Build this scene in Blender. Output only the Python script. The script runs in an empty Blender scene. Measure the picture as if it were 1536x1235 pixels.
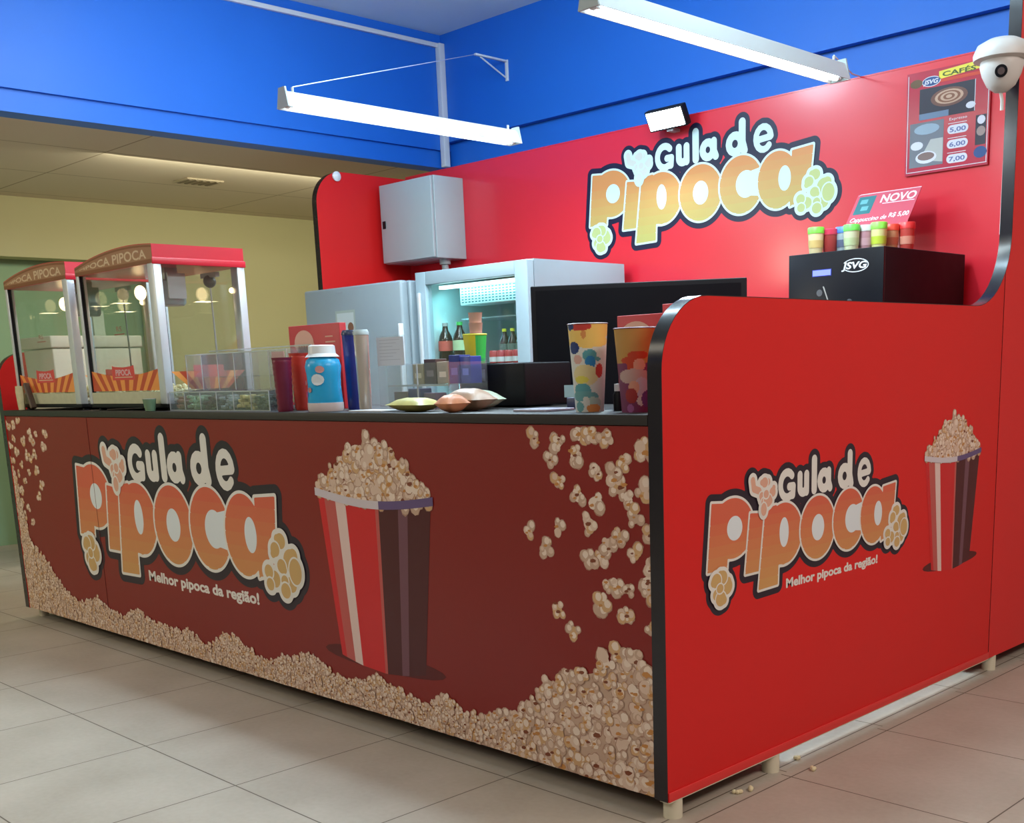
import bpy, bmesh, math, random
import numpy as np
from mathutils import Vector, Matrix
random.seed(7)
PI = math.pi
scene = bpy.context.scene
C = scene.collection

# ------------------------------------------------------------------ camera
cam_d = bpy.data.cameras.new('camera'); cam = bpy.data.objects.new('camera', cam_d); C.objects.link(cam)
cam.location = (1.8760406, -2.2508139, 1.2195767)
cam.rotation_euler = (1.3616394, 0.0302068, 0.7647447)
cam_d.sensor_width = 36.0; cam_d.lens = 1712.0796 / 1536 * 36
cam_d.shift_x = -101.484 / 1536; cam_d.shift_y = 299.466 / 1536
cam_d.clip_start = 0.05; cam_d.clip_end = 100
scene.camera = cam
# ------------------------------------------------------------------ colour management, world, lights
vs = scene.view_settings
vs.view_transform = 'Standard'; vs.look = 'None'; vs.exposure = 0.0; vs.gamma = 1.0
try: vs.use_curve_mapping = False
except Exception: pass
w = bpy.data.worlds.new('world'); scene.world = w; w.use_nodes = True
w.node_tree.nodes['Background'].inputs[0].default_value = (0.85, 0.80, 0.66, 1)
w.node_tree.nodes['Background'].inputs[1].default_value = 0.16

def area(name, loc, rot, sx, sy, power, col):
    d = bpy.data.lights.new(name, 'AREA'); d.shape = 'RECTANGLE'; d.size = sx; d.size_y = sy
    d.energy = power; d.color = col
    o = bpy.data.objects.new(name, d); C.objects.link(o); o.location = loc; o.rotation_euler = rot
    return o
# ceiling panels of the mall corridor (outside the frame)
area('corridor_light', (2.9, 0.6, 3.30), (0, math.radians(32), 0), 1.0, 3.0, 112, (1.0, 0.86, 0.78))
area('corridor_light', (1.2, -3.6, 3.30), (math.radians(25), 0, 0), 3.0, 0.9, 54, (1.0, 0.90, 0.80))
area('corridor_light', (-3.6, -2.6, 3.30), (0, 0, 0), 3.0, 1.0, 52, (1.0, 0.90, 0.72))
# fill added for the side room behind the kiosk, no lamp there
area('side_room_fill', (-5.3, 2.8, 2.57), (0, math.radians(38), 0), 0.5, 3.4, 72, (1.0, 0.94, 0.70))
def bulb(name, loc, r, power, col):  # point light, used for the added fills
    d = bpy.data.lights.new(name, 'POINT'); d.energy = power; d.color = col; d.shadow_soft_size = r
    o = bpy.data.objects.new(name, d); C.objects.link(o); o.location = loc; return o
bulb('side_room_fill_point', (-5.4, -3.4, 2.3), .25, 95, (1.0, 0.93, 0.72))  # added point fill, brightens the side room's ceiling and walls
bulb('upper_fill', (-2.4, 0.9, 3.05), .2, 66, (0.62, 0.86, 1.0))  # pair of added fills out of view, brighten ceiling and blue walls
bulb('upper_fill', (-0.6, 0.9, 3.05), .2, 68, (0.62, 0.86, 1.0))
# unseen light added above the serving area to brighten the upper walls
area('upper_wall_fill', (-2.2, 0.7, 3.36), (0, 0, 0), 2.2, 0.2, 50, (0.66, 0.86, 1.0))

# ------------------------------------------------------------------ materials
MATS = {}
def mat(name, col, rough=0.5, metal=0.0, emit=None, estr=0.0, noise=0.0, nscale=20.0, bump=0.0, spec=0.5, coat=0.0):
    if name in MATS: return MATS[name]
    m = bpy.data.materials.new(name); m.use_nodes = True; nt = m.node_tree
    b = nt.nodes['Principled BSDF']
    b.inputs['Base Color'].default_value = (*col, 1); b.inputs['Roughness'].default_value = rough
    b.inputs['Metallic'].default_value = metal; b.inputs['Specular IOR Level'].default_value = spec
    if coat: b.inputs['Coat Weight'].default_value = coat; b.inputs['Coat Roughness'].default_value = 0.12
    if emit: b.inputs['Emission Color'].default_value = (*emit, 1); b.inputs['Emission Strength'].default_value = estr
    tc = nt.nodes.new('ShaderNodeTexCoord')
    nz = nt.nodes.new('ShaderNodeTexNoise'); nz.inputs['Scale'].default_value = nscale; nz.inputs['Detail'].default_value = 4
    nt.links.new(tc.outputs['Object'], nz.inputs['Vector'])
    mr = nt.nodes.new('ShaderNodeMapRange'); nt.links.new(nz.outputs['Fac'], mr.inputs['Value'])
    mr.inputs['To Min'].default_value = max(0.02, rough - 0.05); mr.inputs['To Max'].default_value = min(1, rough + 0.05)
    nt.links.new(mr.outputs['Result'], b.inputs['Roughness'])
    if noise:
        mx = nt.nodes.new('ShaderNodeMix'); mx.data_type = 'RGBA'
        mx.inputs[6].default_value = (*[c * (1 - noise) for c in col], 1); mx.inputs[7].default_value = (*[min(1, c * (1 + noise)) for c in col], 1)
        nt.links.new(nz.outputs['Fac'], mx.inputs[0]); nt.links.new(mx.outputs[2], b.inputs['Base Color'])
    if bump:
        bp = nt.nodes.new('ShaderNodeBump'); bp.inputs['Strength'].default_value = bump; bp.inputs['Distance'].default_value = 0.002
        nt.links.new(nz.outputs['Fac'], bp.inputs['Height']); nt.links.new(bp.outputs['Normal'], b.inputs['Normal'])
    MATS[name] = m; return m

def clear(name, tint=(0.95, 0.97, 0.96), refl=0.08, rough=0.03, haze=None, hz=0.0):
    if name in MATS: return MATS[name]
    m = bpy.data.materials.new(name); m.use_nodes = True; nt = m.node_tree; nt.nodes.clear()
    out = nt.nodes.new('ShaderNodeOutputMaterial'); tr = nt.nodes.new('ShaderNodeBsdfTransparent'); gl = nt.nodes.new('ShaderNodeBsdfGlossy')
    tr.inputs[0].default_value = (*tint, 1); gl.inputs['Roughness'].default_value = rough
    lw = nt.nodes.new('ShaderNodeLayerWeight'); lw.inputs[0].default_value = 0.25
    mr = nt.nodes.new('ShaderNodeMapRange'); mr.inputs['To Min'].default_value = refl * 0.6; mr.inputs['To Max'].default_value = min(1, refl * 5)
    mx = nt.nodes.new('ShaderNodeMixShader')
    nt.links.new(lw.outputs['Facing'], mr.inputs['Value']); nt.links.new(mr.outputs[0], mx.inputs[0])
    first = tr
    if haze:
        df = nt.nodes.new('ShaderNodeBsdfDiffuse'); df.inputs[0].default_value = (*haze, 1)
        m2 = nt.nodes.new('ShaderNodeMixShader'); m2.inputs[0].default_value = hz
        nt.links.new(tr.outputs[0], m2.inputs[1]); nt.links.new(df.outputs[0], m2.inputs[2]); first = m2
    nt.links.new(first.outputs[0], mx.inputs[1]); nt.links.new(gl.outputs[0], mx.inputs[2]); nt.links.new(mx.outputs[0], out.inputs[0])
    MATS[name] = m; return m

RED = mat('red_laminate', (0.66, 0.012, 0.012), 0.42, noise=0.03, nscale=3, spec=.3)
REDF = mat('dark_red_print', (0.22, 0.009, 0.007), 0.38, noise=0.06, nscale=2, spec=.4)
REDB = mat('red_laminate_back', (0.66, 0.018, 0.035), 0.30, noise=0.04, nscale=3, coat=0.2)
BLACK = mat('black_edge', (0.012, 0.009, 0.012), 0.28)
BLKP = mat('black_plastic', (0.006, 0.006, 0.009), 0.5, spec=.2)
BLKG = mat('black_gloss', (0.004, 0.005, 0.009), 0.3, spec=.25)
PVC = mat('cream_pvc', (0.68, 0.62, 0.48), 0.4, noise=0.05)
BLUE = mat('blue_paint', (0.010, 0.150, 0.66), 0.5, noise=0.04, nscale=4, bump=0.1)
WHITEC = mat('white_ceiling_paint', (0.66, 0.82, 0.86), 0.7, noise=0.03, nscale=3)
WHITE = mat('white_enamel', (0.72, 0.74, 0.76), 0.3, noise=0.02)
GREYC = mat('light_grey_enamel', (0.38, 0.43, 0.44), 0.35, noise=0.02)
ALU = mat('aluminium', (0.62, 0.65, 0.68), 0.32, metal=0.35, noise=0.04)
STEEL = mat('brushed_steel', (0.42, 0.42, 0.42), 0.35, metal=0.5, noise=0.05)
MRED = mat('machine_red', (0.52, 0.015, 0.030), 0.3)
GLASS = clear('window_glass', refl=0.05)
ACR = clear('clear_acrylic', (0.96, 0.97, 0.98), 0.05, 0.05, (0.8, 0.8, 0.82), 0.045)
ACRE = clear('acrylic_edge', (0.8, 0.82, 0.84), 0.2, 0.1, (0.85, 0.85, 0.87), 0.5)

# ------------------------------------------------------------------ mesh builder
class MB:
    def __init__(s): s.v = []; s.f = []; s.m = []; s.mats = []; s.sm = []
    def mi(s, m):
        if m not in s.mats: s.mats.append(m)
        return s.mats.index(m)
    def add(s, vs_, fs, m, smooth=False):
        b = len(s.v); s.v += [tuple(p) for p in vs_]; k = s.mi(m)
        for f in fs: s.f.append([b + i for i in f]); s.m.append(k); s.sm.append(smooth)
    def box(s, a, b, m, bev=0.0, rot=None, piv=None):
        bm = bmesh.new(); bmesh.ops.create_cube(bm, size=1)
        for v in bm.verts:
            v.co = Vector([(a[i] + b[i]) / 2 + v.co[i] * (b[i] - a[i]) for i in range(3)])
        if bev: bmesh.ops.bevel(bm, geom=bm.edges[:], offset=bev, segments=3, affect='EDGES', profile=0.5)
        if rot is not None:
            pv = Vector(piv if piv else [(a[i] + b[i]) / 2 for i in range(3)])
            for v in bm.verts: v.co = rot @ (v.co - pv) + pv
        s.bm(bm, m, bool(bev)); return s
    def bm(s, bm, m, smooth=False):
        bm.verts.index_update(); s.add([v.co[:] for v in bm.verts], [[v.index for v in f.verts] for f in bm.faces], m, smooth); bm.free()
    def prism(s, pts, axis, a, b, m, mside=None):
        """pts 2D polygon in the two other axes (cyclic order), extruded from a to b along axis"""
        n = len(pts)
        def P(p, t): return {'x': (t, p[0], p[1]), 'y': (p[0], t, p[1]), 'z': (p[0], p[1], t)}[axis]
        V = [P(p, a) for p in pts] + [P(p, b) for p in pts]
        s.add(V, [list(range(n))[::-1], [n + i for i in range(n)]], m)
        s.add(V, [[i, (i + 1) % n, n + (i + 1) % n, n + i] for i in range(n)], mside or m); return s
    def lathe(s, prof, m, c=(0, 0, 0), n=24, caps=True, sx=1.0, sy=1.0, axis='z'):
        V = []; F = []
        for r, z in prof:
            for k in range(n):
                t = 2 * PI * k / n; x, y = r * math.cos(t) * sx, r * math.sin(t) * sy
                V.append({'z': (c[0] + x, c[1] + y, c[2] + z), 'y': (c[0] + x, c[1] + z, c[2] + y), 'x': (c[0] + z, c[1] + x, c[2] + y)}[axis])
        for i in range(len(prof) - 1):
            for k in range(n): F.append([i * n + k, i * n + (k + 1) % n, (i + 1) * n + (k + 1) % n, (i + 1) * n + k])
        s.add(V, F, m, True)
        if caps:
            L = len(prof) - 1
            if prof[0][0] > 1e-5: s.add(V[:n], [list(range(n))[::-1]], m)
            if prof[-1][0] > 1e-5: s.add(V[L * n:], [list(range(n))], m)
        return s
    def tube(s, pts, r, m, n=10, caps=True):
        pts = [Vector(p) for p in pts]; V = []; F = []
        up = Vector((0, 0, 1))
        for i, p in enumerate(pts):
            d = (pts[min(i + 1, len(pts) - 1)] - pts[max(i - 1, 0)]).normalized()
            a = d.cross(up)
            if a.length < 1e-3: a = d.cross(Vector((0, 1, 0)))
            a.normalize(); b = d.cross(a).normalized()
            for k in range(n):
                t = 2 * PI * k / n; V.append(p + a * r * math.cos(t) + b * r * math.sin(t))
        for i in range(len(pts) - 1):
            for k in range(n): F.append([i * n + k, i * n + (k + 1) % n, (i + 1) * n + (k + 1) % n, (i + 1) * n + k])
        s.add(V, F, m, True)
        if caps: s.add(V, [list(range(n))[::-1], [(len(pts) - 1) * n + k for k in range(n)]], m)
        return s
    def ball(s, c, r, m, sc=(1, 1, 1), u=16, v=10):
        bm = bmesh.new(); bmesh.ops.create_uvsphere(bm, u_segments=u, v_segments=v, radius=r)
        for q in bm.verts: q.co = Vector((c[0] + q.co.x * sc[0], c[1] + q.co.y * sc[1], c[2] + q.co.z * sc[2]))
        s.bm(bm, m, True); return s
    def build(s, name, parent=None, loc=(0, 0, 0), normals=True):
        me = bpy.data.meshes.new(name); me.from_pydata(s.v, [], s.f)
        for m in s.mats: me.materials.append(m)
        me.polygons.foreach_set('material_index', s.m); me.polygons.foreach_set('use_smooth', s.sm)
        me.validate(); me.update()
        if normals:
            bm = bmesh.new(); bm.from_mesh(me); bmesh.ops.recalc_face_normals(bm, faces=bm.faces[:]); bm.to_mesh(me); bm.free()
        o = bpy.data.objects.new(name, me); C.objects.link(o); o.location = loc
        if parent: o.parent = parent
        if any(s.sm):
            try: me.set_sharp_from_angle(angle=math.radians(40))
            except Exception: pass
        return o
def tag(o, label=None, cat=None, group=None, kind=None):
    if label: o['label'] = label
    if cat: o['category'] = cat
    if group: o['group'] = group
    if kind: o['kind'] = kind
    return o
def thing(name, loc, label, cat, group=None, rz=0):
    o = bpy.data.objects.new(name, None); o.empty_display_size = 0.05; C.objects.link(o); o.location = loc; o.rotation_euler = (0, 0, rz)
    return tag(o, label, cat, group)
def struct(o): o['kind'] = 'structure'; return o

# ------------------------------------------------------------------ 2D print helper (vinyl graphics, real thin film on the panels)
def pc(name, col, rough=0.38): return mat('print_' + name, col, rough, spec=.35)
class Print:
    """2D polygons with small stacking order; mapped on a plane"""
    def __init__(s): s.p = []
    def poly(s, pts, m, lay=0.0): s.p.append((pts, m, lay))
    def circ(s, x, y, r, m, lay=0.0, n=12, ry=None, a0=0.0):
        s.poly([(x + r * math.cos(a0 + 2 * PI * k / n), y + (ry or r) * math.sin(a0 + 2 * PI * k / n)) for k in range(n)], m, lay)
    def rect(s, x0, y0, x1, y1, m, lay=0.0): s.poly([(x0, y0), (x1, y0), (x1, y1), (x0, y1)], m, lay)
    def emit(s, mb, fn, scale=1.0, off=(0, 0)):
        """fn(u, v, height) -> 3D point"""
        for pts, m, lay in s.p:
            V = [fn(off[0] + u * scale, off[1] + v * scale, lay) for u, v in pts]
            mb.add(V, [list(range(len(V)))], m)
LAY = 0.00016   # film thickness per stacking step
def on_front(y):  return lambda u, v, l: (u, y - 0.0003 - l * LAY, v)
def on_side(x):   return lambda u, v, l: (x + 0.0003 + l * LAY, u, v)

def march(field, u0, v0, st, m, lay, pr):
    """fill field<0 with polygons (marching squares, runs of full cells merged)"""
    H, W = field.shape
    for j in range(H - 1):
        run = None
        a = field[j] < 0; b = field[j + 1] < 0
        for i in range(W):
            full = i < W - 1 and a[i] and a[i + 1] and b[i] and b[i + 1]
            if full:
                if run is None: run = i
                continue
            if run is not None:
                pr.rect(u0 + run * st, v0 + j * st, u0 + i * st, v0 + (j + 1) * st, m, lay); run = None
            if i >= W - 1: continue
            if not (a[i] or a[i + 1] or b[i] or b[i + 1]): continue
            cs = [(i, j), (i + 1, j), (i + 1, j + 1), (i, j + 1)]; pts = []
            for k in range(4):
                p, q = cs[k], cs[(k + 1) % 4]; fp, fq = field[p[1], p[0]], field[q[1], q[0]]
                if fp < 0: pts.append((u0 + p[0] * st, v0 + p[1] * st))
                if (fp < 0) != (fq < 0):
                    t = fp / (fp - fq); pts.append((u0 + (p[0] + (q[0] - p[0]) * t) * st, v0 + (p[1] + (q[1] - p[1]) * t) * st))
            if len(pts) > 2: pr.poly(pts, m, lay)

ST = 0.0030
gu, gv = np.meshgrid(np.arange(-0.03, 1.04, ST), np.arange(0.02, 0.42, ST))
def seg(a, b):
    px, py = gu - a[0], gv - a[1]; dx, dy = b[0] - a[0], b[1] - a[1]; L = dx * dx + dy * dy + 1e-12
    t = np.clip((px * dx + py * dy) / L, 0, 1); return np.hypot(px - t * dx, py - t * dy)
def stroke(pts, r):
    d = seg(pts[0], pts[1]) if len(pts) > 1 else np.hypot(gu - pts[0][0], gv - pts[0][1])
    for k in range(1, len(pts) - 1): d = np.minimum(d, seg(pts[k], pts[k + 1]))
    return d - r
def polyd(pts):
    n = len(pts); d = np.full(gu.shape, 9.0); ins = np.zeros(gu.shape, bool)
    for k in range(n):
        a, b = pts[k], pts[(k + 1) % n]; d = np.minimum(d, seg(a, b))
        c = ((a[1] > gv) != (b[1] > gv)); ins ^= c & (gu < (b[0] - a[0]) * (gv - a[1]) / ((b[1] - a[1]) or 1e-9) + a[0])
    return np.where(ins, -d, d)
def ell(cx, cy, rx, ry):
    k0 = np.hypot((gu - cx) / rx, (gv - cy) / ry); k1 = np.hypot((gu - cx) / rx ** 2, (gv - cy) / ry ** 2) + 1e-9
    return k0 * (k0 - 1) / k1
U = lambda *a: np.minimum.reduce(a)
def arc(cx, cy, rx, ry, a0, a1, n=14): return [(cx + rx * math.cos(math.radians(a0 + (a1 - a0) * k / n)), cy + ry * math.sin(math.radians(a0 + (a1 - a0) * k / n))) for k in range(n + 1)]

DARK = pc('dark_outline', (0.022, 0.012, 0.024)); PW = pc('white', (0.74, 0.70, 0.66))
GRAD = mat('print_orange_gradient', (0.8, 0.3, 0.08), 0.32)
def setup_grad(m, tag_z0, tag_z1):
    pass
def build_logo(tops, lows):
    """gula de pipoca logo in unit width; letters carry a printed orange to gold blend made of bands"""
    pr = Print()
    letters = [
        U(polyd([(.079, .306), (.062, .148), (.137, .148), (.15, .30)]), ell(.160, .240, .082, .071)),
        polyd([(.208, .124), (.272, .124), (.297, .262), (.228, .268)]),
        U(polyd([(.262, .077), (.344, .079), (.352, .262), (.335, .277), (.290, .272)]), ell(.368, .202, .080, .077)),
        ell(.522, .200, .080, .081),
        ell(.672, .204, .077, .081),
        U(ell(.800, .201, .068, .078), polyd([(.848, .274), (.918, .280), (.903, .140), (.842, .124)])),
    ]
    holes = [ell(.167, .240, .030, .029), None, ell(.370, .206, .020, .037), ell(.523, .200, .029, .034),
             U(ell(.690, .204, .036, .038), polyd([(.69, .235), (.742, .244), (.738, .166), (.69, .172)])), ell(.824, .203, .021, .034)]
    def cluster(c, r, n, rr, ph): return [ell(c[0] + r * math.cos(ph + 2 * PI * k / n), c[1] + r * math.sin(ph + 2 * PI * k / n), rr, rr) for k in range(n)]
    cl1 = cluster((.108, .108), .031, 5, .022, .4) + cluster((.085, .085), .022, 3, .017, .9) + [ell(.112, .108, .019, .021)]
    cl2 = cluster((.925, .165), .036, 4, .030, .9) + [ell(.878, .135, .028, .022), ell(.895, .112, .022, .020), ell(.925, .105, .022, .024), ell(.966, .145, .028, .030), ell(.950, .120, .020, .022), ell(.925, .150, .019, .019)]
    cl3 = [stroke([(.236, .345), (.240, .325), (.262, .318)], .011)] + cluster((.292, .312), .026, 5, .019, .2) + [ell(.292, .312, .02, .02), ell(.280, .272, .015, .02)]
    T = .0112
    gula = U(stroke(arc(.384, .321, .029, .031, 45, 300) + [(.409, .294), (.411, .316), (.393, .316)], T - .0012),
             stroke([(.440, .340), (.440, .312)] + arc(.455, .309, .015, .013, 180, 360) + [(.470, .340), (.470, .297)], T),
             stroke([(.505, .374), (.505, .298)], T + .001), stroke(arc(.551, .318, .020, .021, 0, 360), T), stroke([(.573, .340), (.573, .312), (.580, .297)], T),
             stroke(arc(.650, .320, .022, .023, 0, 360), T), stroke([(.676, .376), (.676, .322), (.683, .298)], T + .001),
             stroke([(.726, .318), (.774, .322)] + arc(.750, .321, .026, .031, 5, 318), T - .0022))
    jr = random.Random(11)
    def lump(c, R, n, seed_r):
        out = []
        for q in range(n):
            a = 2 * PI * q / n + jr.uniform(-.35, .35); d = R * jr.uniform(.75, 1.1); rr = seed_r * jr.uniform(.72, 1.15)
            out.append(U(ell(c[0] + d * math.cos(a), c[1] + d * math.sin(a), rr, rr * .92), ell(c[0] + d * 1.25 * math.cos(a + .35), c[1] + d * 1.25 * math.sin(a + .35), rr * .62, rr * .6)))
        return out
    cl1 = lump((.108, .108), .026, 5, .021) + [ell(.106, .106, .015, .013)]
    cl2 = lump((.928, .175), .026, 4, .023) + lump((.885, .128), .014, 3, .018) + lump((.938, .118), .014, 3, .017) + [ell(.968, .148, .022, .026)]
    cl3 = cl3[:1] + lump((.292, .312), .024, 6, .017) + [ell(.290, .308, .013, .012), ell(.280, .272, .014, .018)]
    main = U(*letters); allc = U(*(cl1 + cl2 + cl3))
    march(U(main - .022, allc - .020, gula - .015), -0.03, 0.02, ST, DARK, 0, pr)
    march(gula, -0.03, 0.02, ST, PW, 2, pr)
    K = len(tops)
    for li, (L, hd) in enumerate(zip(letters, holes)):
        b = 3 + li * 3
        march(L - .006, -0.03, 0.02, ST, PW, b, pr)
        for k in range(K):
            z0, z1 = .077 + (.282 - .077) * k / K, .077 + (.282 - .077) * (k + 1) / K
            if k == 0: z0 = -1
            if k == K - 1: z1 = 2
            march(np.maximum(L, np.maximum(z0 - gv, gv - z1)), -0.03, 0.02, ST, tops[k], b + 1, pr)
        if hd is not None: march(hd, -0.03, 0.02, ST, lows[1], b + 2, pr)
    for cl, col in ((cl1, lows[0]), (cl2, lows[0]), (cl3, lows[2])):
        march(U(*cl) - .007, -0.03, 0.02, ST, PW, 22, pr)
        for q_, c in enumerate(cl): march(c - .0012, -0.03, 0.02, ST, PW, 23 + q_ * .5, pr); march(c + .0022, -0.03, 0.02, ST, col, 23.25 + q_ * .5, pr)
    return pr

def lerp(a, b, t): return tuple(a[i] + (b[i] - a[i]) * t for i in range(3))
bandsA = [pc('logo_band%d' % k, lerp((0.60, 0.30, 0.10), (0.64, 0.12, 0.065), k / 7)) for k in range(8)]
logo_lows = [pc('logo_tan', (0.58, 0.36, 0.14)), pc('logo_hole', (0.70, 0.74, 0.78)), pc('logo_pink', (0.68, 0.36, 0.26))]
LOGO = build_logo(bandsA, logo_lows)

# text from the built-in font, as flat filled outlines
def text_polys(txt, size, bold=0.0, shear=0.0):
    cu = bpy.data.curves.new('t', 'FONT'); cu.body = txt; cu.size = size; cu.offset = bold; cu.shear = shear; cu.resolution_u = 3
    o = bpy.data.objects.new('t', cu); C.objects.link(o)
    dg = bpy.context.evaluated_depsgraph_get(); me = bpy.data.meshes.new_from_object(o.evaluated_get(dg))
    out = [[(me.vertices[i].co.x, me.vertices[i].co.y) for i in p.vertices] for p in me.polygons]
    bpy.data.objects.remove(o); bpy.data.curves.remove(cu); bpy.data.meshes.remove(me)
    xs = [p[0] for f in out for p in f] or [0]
    return out, min(xs), max(xs)
def put_text(pr, txt, x0, y0, x1, h, m, lay, bold=0.0, shear=0.0, slope=0.0):
    fs, a, b = text_polys(txt, h, bold, shear)
    k = (x1 - x0) / max(1e-6, b - a)
    for f in fs: pr.poly([(x0 + (p[0] - a) * k, y0 + p[1] + slope * (p[0] - a) * k) for p in f], m, lay)

# popcorn prints
cream = [pc('pop_a', (0.66, 0.47, 0.37)), pc('pop_b', (0.52, 0.34, 0.25)), pc('pop_c', (0.76, 0.60, 0.50)), pc('pop_d', (0.58, 0.34, 0.17))]
pop_sh = pc('pop_rim', (0.38, 0.20, 0.14)); pop_br = pc('pop_brown', (0.20, 0.05, 0.02)); pop_or = pc('pop_orange', (0.52, 0.22, 0.06))
def kernel(pr, x, y, r, lay, rnd, clip=None, asp=1.0, n=9):
    def cp(pts): return pts if clip is None else [(min(max(p[0], clip[0]), clip[2]), min(max(p[1], clip[1]), clip[3])) for p in pts]
    def cc(cx, cy, rr, m, l):
        pts = [(cx + rr * asp * math.cos(2 * PI * k / n + ph) * rnd.uniform(.88, 1.12), cy + rr * math.sin(2 * PI * k / n + ph) * rnd.uniform(.88, 1.12)) for k in range(n)]
        pr.poly(cp(pts), m, l)
    ph = rnd.uniform(0, 6); nl = rnd.choice((3, 4, 5, 6)); lobes = []; lay += rnd.uniform(0, .07)
    for k in range(nl):
        a = ph + 2 * PI * k / nl + rnd.uniform(-.7, .7); d = r * rnd.uniform(.30, .72); lobes.append((x + d * math.cos(a) * asp, y + d * math.sin(a), r * rnd.uniform(.26, .56)))
    cm = rnd.choice(cream)
    for k, (lx, ly, lr) in enumerate(lobes): cc(lx, ly, lr * 1.12, pop_sh, lay + .02 * k)
    cc(x, y, r * .52, cm, lay + .2)
    for k, (lx, ly, lr) in enumerate(lobes):
        cc(lx, ly, lr, rnd.choice((cm, cream[1], cream[0], cream[1], cream[3])), lay + .28 + .08 * k)
        cc(lx + lr * .18, ly + lr * .22, lr * .62, rnd.choice((cream[2], cream[2], cream[0])), lay + .31 + .08 * k)
    for _ in range(rnd.choice((1, 2, 2))):
        a = rnd.uniform(0, 6); d = r * rnd.uniform(0, .6); ra = r * rnd.uniform(.10, .26)
        pts = [(x + d * math.cos(a) + ra * 1.6 * math.cos(a + t_) * (1 if t_ < 3 else .7), y + d * math.sin(a) + ra * .7 * math.sin(a + t_ * 1.1)) for t_ in (0, 1, 2, 3, 4, 5)]
        pr.poly(cp(pts), rnd.choice((pop_br, pop_or, pop_or)), lay + .74 + .01 * _)

# striped tub of popcorn drawn in the print (plain, no face)
tubc = dict(red=pc('tub_red', (0.60, 0.015, 0.02)), wht=pc('tub_white', (0.72, 0.52, 0.48)), pk=pc('tub_pink', (0.50, 0.09, 0.08)), mar=pc('tub_maroon', (0.075, 0.010, 0.014)),
            mau=pc('tub_mauve', (0.16, 0.06, 0.085)), rim=pc('tub_rim', (0.60, 0.52, 0.56)), rimd=pc('tub_rim_dark', (0.13, 0.08, 0.20)), shd=pc('tub_ground', (0.10, 0.006, 0.008)))
def tub(pr, x0, x1, zr, bx0, bx1, zb, ztop, lay):
    """x0,x1 rim edges at zr; bx0,bx1 base edges at zb"""
    W = x1 - x0; rnd = random.Random(3)
    pr.circ((bx0 + bx1) / 2, zb + .012, (bx1 - bx0) * .72, tubc['shd'], lay, 20, ry=W * .055)
    bands = [(0, .06, 'red'), (.06, .10, 'pk'), (.10, .165, 'pk'), (.165, .26, 'wht'), (.26, .53, 'red'), (.53, .56, 'pk'), (.56, .73, 'mar'), (.73, .81, 'mau'), (.81, 1.0, 'mar')]
    def sag(t): return -W * .045 * math.sin(PI * t)
    for a, b, c in bands:
        pr.poly([(x0 + W * .02 + W * .96 * a, zr + sag(a)), (bx0 + (bx1 - bx0) * a, zb + sag(a)), (bx0 + (bx1 - bx0) * b, zb + sag(b)), (x0 + W * .02 + W * .96 * b, zr + sag(b))], tubc[c], lay + 1)
    H = ztop - zr
    pr.poly([(x0 + .03 * W, zr), (x1 - .03 * W, zr), (x0 + .72 * W, zr + H * .55), (x0 + .5 * W, zr + H * .85), (x0 + .25 * W, zr + H * .5)], cream[1], lay + 1.5)
    k = 0
    for row in range(9):
        t = row / 8; zz = zr + H * .92 * (1 - t) + .0 ; half = W * .47 * min(1, (.10 + 1.05 * t) ** .75)
        n = max(1, int(2 * half / (W * .085)))
        for i in range(n):
            xx = x0 + W * .5 + (-half + 2 * half * (i + .5) / n) + rnd.uniform(-.01, .01) * W * 2
            kernel(pr, xx, zz + rnd.uniform(-.015, .015) * W, W * rnd.uniform(.055, .075), lay + 2 + (k % 8) * .9, rnd); k += 1
    n = 16
    up = [(x0 + W * t / n, zr + .5 * sag(t / n)) for t in range(n + 1)]
    for i in range(n):
        (a, b), (c, d) = up[i], up[i + 1]; h = W * .035
        s0, s1 = sag(i / n), sag((i + 1) / n)
        pr.poly([(a, zr + s0 + h * .6), (c, zr + s1 + h * .6), (c, zr + s1 - h * .6), (a, zr + s0 - h * .6)], tubc['rim'] if i < 9 else tubc['rimd'], lay + 13 + i * .02)

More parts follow.
